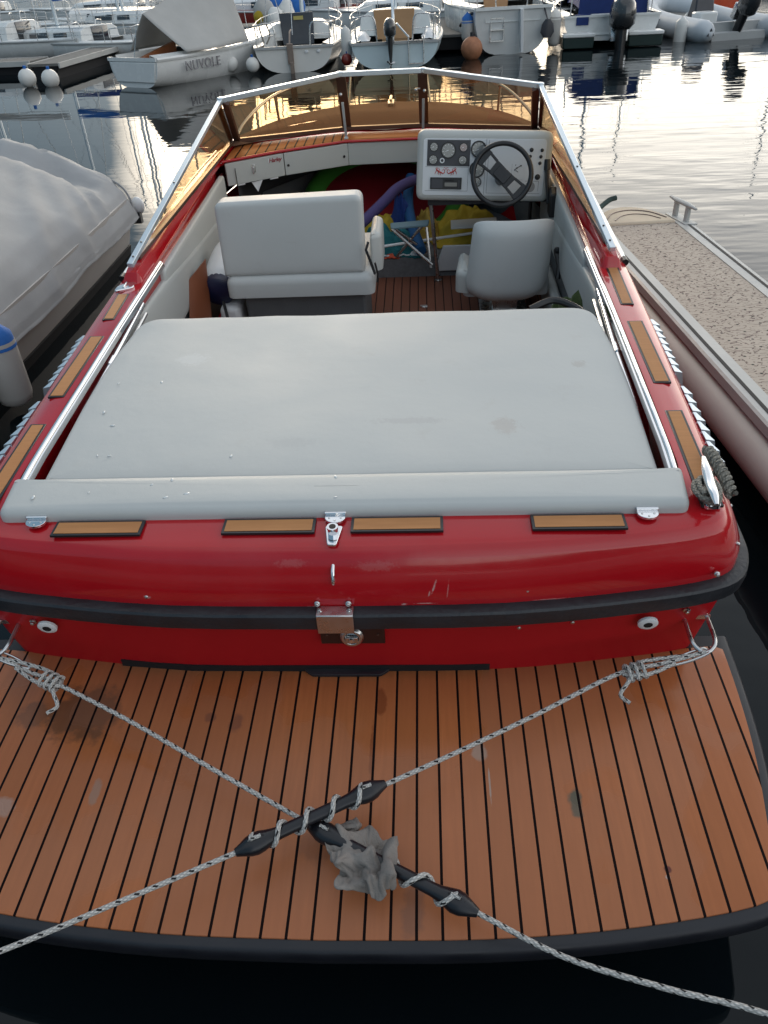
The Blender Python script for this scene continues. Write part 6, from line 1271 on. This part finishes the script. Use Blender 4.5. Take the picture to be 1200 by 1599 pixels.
# 2. pale blue sloop with outboard
p = place(618, 103, 20.3)
b2_ = thing('sailing_boat', 'pale blue sloop stern on with plywood door and black outboard', 'sailing boat', (p[0], 20.3, 0), R(1), group='moored boats across the water')
hull(b2_, 6.6, 2.35, .66, .84, 'gel_blue', stripe='gel_grey'); cabin(b2_, 2.0, 5.0, .90, .66, .64, .62, 'gel', 'plywood')
mb = MB(); mb.hexa([(-.48, 1.93, .55), (.44, 1.93, .55), (.44, 1.99, .55), (-.48, 1.99, .55), (-.52, 1.93, 1.30), (.48, 1.93, 1.30), (.48, 1.99, 1.30), (-.52, 1.99, 1.30)]); mb.build('door_panel', M['plywood'], b2_, bevel=.01)
outboard(b2_, -.10, -.12, .78, .85, 0, 'engine'); ladder(b2_, .48, -.02, .10, .80, .34, 2); pushpit(b2_, .95, .66, h=.60); b2_.scale = (1, 1, .82)
mb = MB(); mb.tube([(-.02, -.05, 1.05), (-.05, .9, 2.3)], .03, 8); mb.tube([(.05, .0, 1.1), (.32, .1, .75)], .02, 8); mb.build('backstay', M['alu'], b2_); rig(b2_, 3.6, 1.2, 7.8, 2.6, 'blue', 6.5)
mb = MB(); mb.grid(lambda u, v: (-.92+.34*u, .2+.9*v, .69+.20*math.sin(PI*u)*math.sin(PI*v)*(1+.5*noise.noise(Vector((u*4, v*4, 2))))), 12, 12); mb.build('seat_bag', M['white'], b2_, smooth=80); mb = MB(); mb.grid(lambda u, v: (.62+.34*u, .2+.9*v, .69+.20*math.sin(PI*u)*math.sin(PI*v)*(1+.5*noise.noise(Vector((u*4, v*4, 7))))), 12, 12); mb.build('seat_bag', M['white'], b2_, smooth=80)
# 3. round white transom with ladder
p = place(797, 84, 22.2)
b3_ = thing('sailing_boat', 'white sailing boat with rounded transom, stern ladder and white rudder, beside the motor cruiser', 'sailing boat', (p[0], 22.2, 0), R(5), group='moored boats across the water')
hull(b3_, 7.6, 2.5, 1.0, .74, 'gel', stripe='gel', pw=.46, stern_rake=-.22, lift=.05); cabin(b3_, 2.4, 5.6, .85, .6, 1.0, .45, 'gel', 'plywood')
ladder(b3_, -.38, -.12, .28, .90, .32, 3)
mb = MB(); mb.hexa([(.20, -.30, .05), (.27, -.30, .05), (.27, -.10, .05), (.20, -.10, .05), (.14, -.36, .96), (.21, -.36, .96), (.21, -.18, .96), (.14, -.18, .96)]); mb.build('rudder', M['white'], b3_, bevel=.01)
mb = MB(); mb.tube([(.62, .15, 1.30), (.66, -.1, 1.22), (.82, -.30, .70)], .018, 8); mb.loft([[(.82+a*math.cos(t_), -.32+.07*math.sin(t_), z) for t_ in [2*PI*k/10 for k in range(10)]] for a, z in ((.06, .72), (.14, .62), (.17, .45), (.09, .34))]); mb.build('stern_anchor_bag', M['plate'], b3_)
mb = MB(); mb.tube([(-.86, -.1, .92), (-1.02, .2, .88), (-1.18, .6, .62)], .035, 8); mb.build('dark_fender_line', M['rubber'], b3_)
pushpit(b3_, .9, 1.0, .1, .6, 1.0); rig(b3_, 4.0, 1.4, 8.6, 3.0, 'navy', 7.4)
# 4. motor cruiser, blue canopy and big black outboard
p = place(950, 72, 22.8)
b4_ = thing('motor_cruiser', 'white motor cruiser with blue canopy and large dark outboard, stern on', 'motor boat', (p[0]+.02, 22.8, 0), R(-2), group='moored boats across the water')
hull(b4_, 6.8, 2.5, .95, .93, 'gel', stripe='gel', pw=.30, lift=.25)
for x_, w_ in ((-.83, .80), (.80, .86)):
    mb = MB(); mb.box((x_, -.20, .42), (w_, .50, .12)); mb.build('bathing_platform', M['gel'], b4_, bevel=.03); mb = MB(); mb.box((x_, -.20, .20), (w_-.04, .46, .34)); mb.build('lower_hull', M['antifoul'], b4_, bevel=.03)
mb = MB(); mb.grid(lambda u, v: (-.80+1.75*u, .35+2.4*v, .85+(.95+.2*math.sin(v*PI))*min(1, math.sin(PI*min(max(u, .02), .98))*2.4)**.6), 20, 8); mb.add([(-.80, .35, .78), (.95, .35, .78), (.92, .35, 1.55), (.7, .35, 1.8), (-.55, .35, 1.8), (-.78, .35, 1.55)], [(0, 1, 2, 3, 4, 5)]); mb.build('canopy', M['navy'], b4_, smooth=50)
mb = MB(); mb.box((-.72, .02, .96), (.36, .10, .08)); mb.box((-.72, -.02, .80), (.30, .06, .24)); mb.build('locker_lid', M['navy'], b4_, bevel=.01)
mb = MB(); mb.hexa([(-.55, -.02, .35), (.62, -.02, .35), (.62, .3, .35), (-.55, .3, .35), (-.5, .1, .98), (.58, .1, .98), (.58, .3, .98), (-.5, .3, .98)]); mb.build('transom_panel', M['gel'], b4_, bevel=.03)
outboard(b4_, .14, -.46, .50, 1.9, R(-8)); b4_.scale = (1, 1, .72); mb = MB()
for x in (-1.0, .9): mb.tube([(x, .25, .9), (x*.95, .3, 1.9)], .02, 8)
mb.build('canopy_pole', M['steel'], b4_)
mb = MB(); mb.grid(lambda u, v: (-1.02+.0*u+.95*2.0*u*.98, 2.7+1.2*v, .95+.55*(1-v)*max(0, math.sin(PI*min(max(u, .05), .95)))**.4), 12, 6); mb.build('windscreen', M['window'], b4_, smooth=40)
# 5. rigid inflatable
p = place(1140, 62, 23.4)
b5_ = thing('inflatable_boat', 'grey-white rigid inflatable boat with dark outboard, rightmost on the water', 'inflatable boat', (p[0]-.02, 23.4, 0), R(14), group='moored boats across the water')
for sx in (1, -1):
    mb = MB(); pts = [(sx*.92, -.62, .30), (sx*.92, -.5, .30), (sx*.92, -.25, .32), (sx*.92, .5, .34), (sx*.92, 1.6, .38), (sx*.86, 2.5, .46), (sx*.62, 3.3, .60), (sx*.25, 3.75, .70), (0, 3.85, .72)]
    rr_ = [.05, .17]+[.27]*5+[.26]*2; P_ = bez(pts, 5); rad = [rr_[min(len(rr_)-1, i//5)]*(1-(i % 5)/5)+rr_[min(len(rr_)-1, i//5+1)]*((i % 5)/5) for i in range(len(P_))]
    mb.tube(P_, rad, 16); tb = mb.build('tube', M['rib'], b5_, smooth=60)
    mb = MB()
    for dx, dz in ((0, .07), (-.06, -.03), (.06, -.03)): mb.add([(sx*.92+dx-.035, -.60+.0, .32+dz-.03), (sx*.92+dx+.035, -.60, .32+dz-.03), (sx*.92+dx, -.60, .32+dz+.035)], [(0, 1, 2)])
    mb.build('maker_mark', M['plate'], tb, smooth=0, thick=.03)
mb = MB(); mb.box((0, 1.3, .20), (1.5, 3.4, .2)); mb.hexa([(-.7, -.1, -.1), (.7, -.1, -.1), (.7, 0, -.1), (-.7, 0, -.1), (-.7, -.1, .50), (.7, -.1, .50), (.7, 0, .50), (-.7, 0, .50)]); mb.build('floor', M['gel_grey'], b5_, bevel=.02)
mb = MB(); mb.box((-.45, .6, .55), (.5, .45, .30)); mb.build('seat_box', M['gel'], b5_, bevel=.04); mb = MB(); mb.hexa([(-.3, 1.3, .3), (.3, 1.3, .3), (.3, 1.8, .3), (-.3, 1.8, .3), (-.25, 1.45, 1.1), (.25, 1.45, 1.1), (.2, 1.7, 1.1), (-.2, 1.7, 1.1)]); mb.build('steering_console', M['plate'], b5_, bevel=.04)
outboard(b5_, 0, -.30, .72, 1.35, R(24)); b5_.location.z = -.12
# 6. open-sterned keelboat under a boom tent
b6_ = thing('sailing_boat', 'small white open keelboat under a pointed grey boom tent', 'sailing boat', (*place(214, 130, 19.2)[:2], 0), R(-30), group='moored boats across the water')
w6, z6 = hull(b6_, 5.6, 1.75, .56, .86, 'gel', stripe='gel', pw=.5, sheer=.5, rake=.1)
mb = MB(); mb.hexa([(-.60, -.03, .10), (.60, -.03, .10), (.60, .02, .10), (-.60, .02, .10), (-.72, -.03, .50), (.72, -.03, .50), (.72, .02, .50), (-.72, .02, .50)]); mb.build('cockpit_back', M['gel'], b6_, bevel=.02)
mb = MB(); mb.box((0, .9, .46), (1.0, 1.7, .10)); mb.build('cockpit_well', M['gel_grey'], b6_, smooth=0)
mb = MB(); mb.hexa([(-.1, .3, .45), (.0, .3, .45), (.1, 1.3, .5), (0, 1.3, .5), (-.1, .3, .55), (.0, .3, .55), (.1, 1.3, .78), (0, 1.3, .78)]); mb.build('tiller', M['wood'], b6_, bevel=.01)
def tent(u, v):
    y = .55+2.5*u; s_ = (v-.5)*2; top = 1.35+1.35*u-.25*math.sin(u*PI); w_ = .30*(1-u)*1.6+.78*math.sin(min(1, .35+u)*PI/2); base = .62
    sag = .16*math.sin(abs(s_)*PI); return (s_*w_*(1-.0*u)+.02*noise.noise(Vector((u*5, v*5, 1))), y+.25*abs(s_)*(1-u), base+(top-base)*(1-abs(s_))**.95-sag*.5*(top-base)*.3)
mb = MB(); mb.grid(tent, 24, 28); mb.build('boom_tent', M['sail'], b6_, smooth=50, thick=.01); rig(b6_, 3.0, .6, 7.0, 0, None, 5.5)
T6 = Matrix.Translation((.885, 1.28, .34)) @ Matrix(((0, 0, 1, 0), (1, 0, 0, 0), (0, 1, 0, 0), (0, 0, 0, 1)))
text_mesh('NUVOLE', .27, T6, 'boat_name', P('faded lettering', (.30, .29, .30), .6), b6_, .012, 0, 1.15)
# 7. & 8. sloops lying on the left pontoon
def flank(u, v, Y, rz, L_, Bm, fb, label, mat='gel', cover=None, doorm='window', H=7.5, stripe='gel_grey', tw=.7, hc=.5, nm='sailing_boat', cat='sailing boat', bow=True, boomz=1.0):
    q = thing(nm, label, cat, (*place(u, v, Y)[:2], 0), rz, group='moored boats across the water')
    hull(q, L_, Bm, fb, tw, mat, stripe=stripe, sheer=.25); cabin(q, L_*.32, L_*.78, Bm*.36, Bm*.26, fb, hc, mat, doorm)
    pushpit(q, Bm*.38, fb, .05, .5, .8); q.scale = (1, 1, .74)
    mb = MB(); mb.tube(bez([(-Bm*.28, L_*.86, fb+.05), (-Bm*.27, L_*.88, fb+.5), (0, L_*1.02, fb+.55), (Bm*.27, L_*.88, fb+.5), (Bm*.28, L_*.86, fb+.05)], 6), .015, 8); mb.build('pulpit', M['steel'], q)
    if H: rig(q, L_*.58, fb+hc*.8, H, L_*.38, cover, L_*.98, Bm*.42, boomz)
    return q
flank(150, 86, 27.0, R(78), 7.2, 2.5, .72, 'white sailing boat with dark cabin windows lying side on, farthest left', H=8.5, tw=.75, boomz=.9, hc=.62, cover='sail')
flank(245, 80, 26.0, R(66), 6.4, 2.3, .60, 'white sailing boat with blue sail cover directly behind the boom-tent keelboat', cover='blue', H=8)
flank(395, 44, 33.5, R(-22) if 0 else R(110), 5.0, 1.9, .6, 'small pale sailing boat far behind, between the boom tent and the heap of sacks', H=6.5, cover='sail', hc=.35)
rb = thing('cabin_boat', 'dark red cabin boat lying side on behind the white sloop and pale blue sloop', 'motor boat', (*place(590, 45, 31.5)[:2], 0), R(76), group='moored boats across the water')
rb.scale = (1, 1, .68); hull(rb, 8.2, 2.6, 1.05, .85, 'darkred', stripe='gel', sheer=.3); cabin(rb, 1.2, 5.4, 1.0, .8, 1.0, .75, 'gel', 'window')
flank(720, 30, 36, R(96), 6.0, 2.3, .8, 'pale sailing boat side on far behind, above the planked jetty', 'gel_grey', 'sail', H=8, tw=.8)
flank(850, 22, 38, R(20), 6.4, 2.4, .9, 'white sailing boat far behind the rounded transom', 'gel', 'navy', H=9)
flank(300, 22, 40, R(84), 7.0, 2.5, .9, 'white sailing boat with blue sail cover far back on the left', 'gel', 'blue', H=9)
flank(75, 22, 42, R(80), 7.6, 2.6, 1.0, 'white sailing boat in the far left back row', 'gel', 'sail', H=9.5)
flank(470, 8, 44, R(92), 7.4, 2.6, 1.0, 'white sailing boat in the back row behind the dark red hull', 'gel_warm', 'sail', H=10)
flank(620, 8, 46, R(8), 7.0, 2.6, 1.0, 'sailing boat with navy sail cover in the back row behind the pale blue sloop', 'gel', 'navy', H=10)
flank(1010, 4, 45, R(-4), 7.0, 2.6, 1.0, 'white sailing boat with blue sail cover behind the motor cruiser', 'gel', 'blue', H=10)
flank(1120, 8, 40, R(-70), 6.6, 2.4, .9, 'grey sailing boat behind the rigid inflatable', 'gel_grey', 'sail', H=9)
flank(325, 50, 31, R(68), 6.4, 2.3, .8, 'white sailing boat showing over the bow of the boom-tent keelboat', 'gel', 'sail', H=9)
flank(230, 38, 35, R(-96), 6.8, 2.4, .9, 'cream sailing boat behind the boat with the blue sail cover', 'gel_warm', None, H=9)
flank(30, 48, 33, R(-84), 6.8, 2.4, .85, 'sailing boat with navy sail cover behind the farthest left boat', 'gel', 'navy', H=9)
flank(790, 40, 30, R(82), 6.4, 2.3, .8, 'low white sailing boat between the jetty and the rounded transom', 'gel', 'blue', H=9)
flank(1085, 30, 33, R(70), 6.2, 2.3, .8, 'white sailing boat behind the bow of the rigid inflatable', 'gel', None, H=9)
og = thing('dinghy', 'small orange dinghy between the motor cruiser and the rigid inflatable', 'dinghy', (*place(1035, 36, 30)[:2], 0), R(-75), group='moored boats across the water')
hull(og, 2.6, 1.3, .55, .85, 'orange', stripe='orange', sheer=.1)
for k, (u, v, Y) in enumerate(((392, 112, 20.9),)): 
    dg = thing('dinghy', 'dark little dinghy between the boom tent and the white sloop', 'dinghy', (*place(378, 92, 23.2)[:2], 0), R(8), group='moored boats across the water')
    hull(dg, 2.4, 1.1, .38, .8, 'gel_grey', stripe='rubber', sheer=.1)
    outboard(dg, 0, -.08, .5, .6)
# sacks and gear heaped on the jetty behind the white sloop
for (u, v, Y, r_, mname, lab) in ((415, 22, 27, .34, 'fender', 'grey sack heaped behind the white sloop, upper left of the pile'), (432, 34, 26.6, .28, 'fender_w', 'white sack low in the pile behind the white sloop'), (428, 10, 27.4, .30, 'blue', 'bright blue sheet bundled at the top of the pile behind the white sloop'), (405, 28, 26.8, .16, 'yellow', 'small ochre box at the left foot of the pile'), (463, 10, 27.2, .26, 'blue', 'second blue bundle right of the mast above the white sloop'), (448, 18, 26.9, .24, 'fender_w', 'pale sack between the two blue bundles')):
    P3 = at(u, v, Y); mb = MB()
    mb.ball((0, 0, 0), r_, 16, (1, .9, 1.25)); mb.v = [tuple(Vector(q)*(1+.22*noise.noise(Vector(q)*5+Vector((u, 0, 0))))) for q in mb.v]
    o = mb.build('sack', M[mname], smooth=70, label=lab, category='sack', group='gear heaped on the jetty'); o.location = P3
mb = MB(); mb.box((0, 0, 0), (3.4, 1.6, .7)); o = mb.build('jetty_block', M['concrete'], smooth=0, bevel=.03, label='low concrete jetty block carrying the pile of sacks', category='jetty'); o.location = (at(430, 30, 27).x, 27.2, .25)

# jetties
def jetty(a, b, w_, z, label, mat='grey_deck', th=.28):
    a, b = Vector(a), Vector(b); d = (b-a); L_ = d.length; t = thing('jetty', label, 'jetty', (a.x, a.y, 0), math.atan2(d.y, d.x))
    mb = MB(); mb.box((L_/2, 0, z-.03), (L_, w_, .06)); mb.build('planking', M[mat], t, smooth=0); mb = MB(); mb.box((L_/2, 0, z-.06-th/2), (L_-.1, w_*.8, th)); mb.build('float_body', M['matt'], t, smooth=0)
    for s_ in (-1, 1): mb = MB(); mb.box((L_/2, s_*(w_/2+.02), z-.05), (L_, .04, .12)); mb.build('edge_beam', M['alu_dock'], t, smooth=0)
a = at(-60, 96, 23.6); b = at(62, 97, 23.4); jetty((a.x, a.y, 0), (b.x, b.y, 0), 1.0, .30, 'low weathered jetty on the far left, behind the two round buoys')
a = at(70, 112, 21.6); b = at(175, 82, 26.0); jetty((a.x, a.y, 0), (b.x, b.y, 0), .8, .34, 'narrow planked jetty running back to the boom-tent keelboat')
a = at(706, 62, 23.0); b = at(700, 34, 30.0); jetty((a.x, a.y, 0), (b.x, b.y, 0), 1.1, .42, 'planked jetty between the pale blue sloop and the rounded white transom')
a = at(1040, 56, 24.6); b = at(1062, 36, 30.0); jetty((a.x, a.y, 0), (b.x, b.y, 0), .7, .40, 'short grey jetty between the motor cruiser and the rigid inflatable')
def buoy(u, v, Y, r, label, mat='fender_w'):
    P3 = at(u, v, Y); t = thing('buoy', label, 'buoy', (P3.x, P3.y, max(P3.z, r*.55)), group='round buoys and ball fenders')
    mb = MB(); mb.ball((0, 0, 0), r, 20); mb.build('ball', M[mat], t, smooth=80); mb = MB(); mb.cyl((0, 0, r*.9), (0, 0, r*1.3), r*.18, n=10); mb.build('eye', M['blue'] if mat != 'rust' else M['rubber'], t)
buoy(43, 122, 20.2, .20, 'round white buoy at the far left end of the jetty'); buoy(79, 123, 20.2, .20, 'round white buoy just right of the far left one')
buoy(361, 100, 20.8, .17, 'white ball fender beside the bow of the boom-tent keelboat'); buoy(395, 101, 20.6, .16, 'white ball fender at the left quarter of the white sloop')
buoy(737, 76, 21.6, .26, 'faded orange buoy at the left of the rounded white transom', 'rust'); buoy(542, 93, 20.9, .13, 'dull red buoy floating between the two sloops', 'darkred')
def fen(u, v, Y, r, L_, label, top, body='fender_w'): P3 = at(u, v, Y); fender((P3.x, P3.y, P3.z), r, L_, label, top, body, 'fenders hanging between the far boats')
fen(541, 68, 21.0, .12, .60, 'long white fender between the white sloop and the pale blue one', 'fender_w')
fen(730, 45, 22.2, .14, .55, 'pale fender with dark blue cap above the faded orange buoy', 'blue', 'fender')
fen(866, 46, 22.6, .15, .75, 'long pale fender between the rounded transom and the motor cruiser', 'fender_w', 'fender')
fen(343, 85, 20.9, .12, .50, 'blue topped fender at the bow of the boom-tent keelboat', 'blue', 'blue')
fen(1063, 52, 23.2, .15, .60, 'white fender at the left stern tube of the rigid inflatable', 'fender_w')
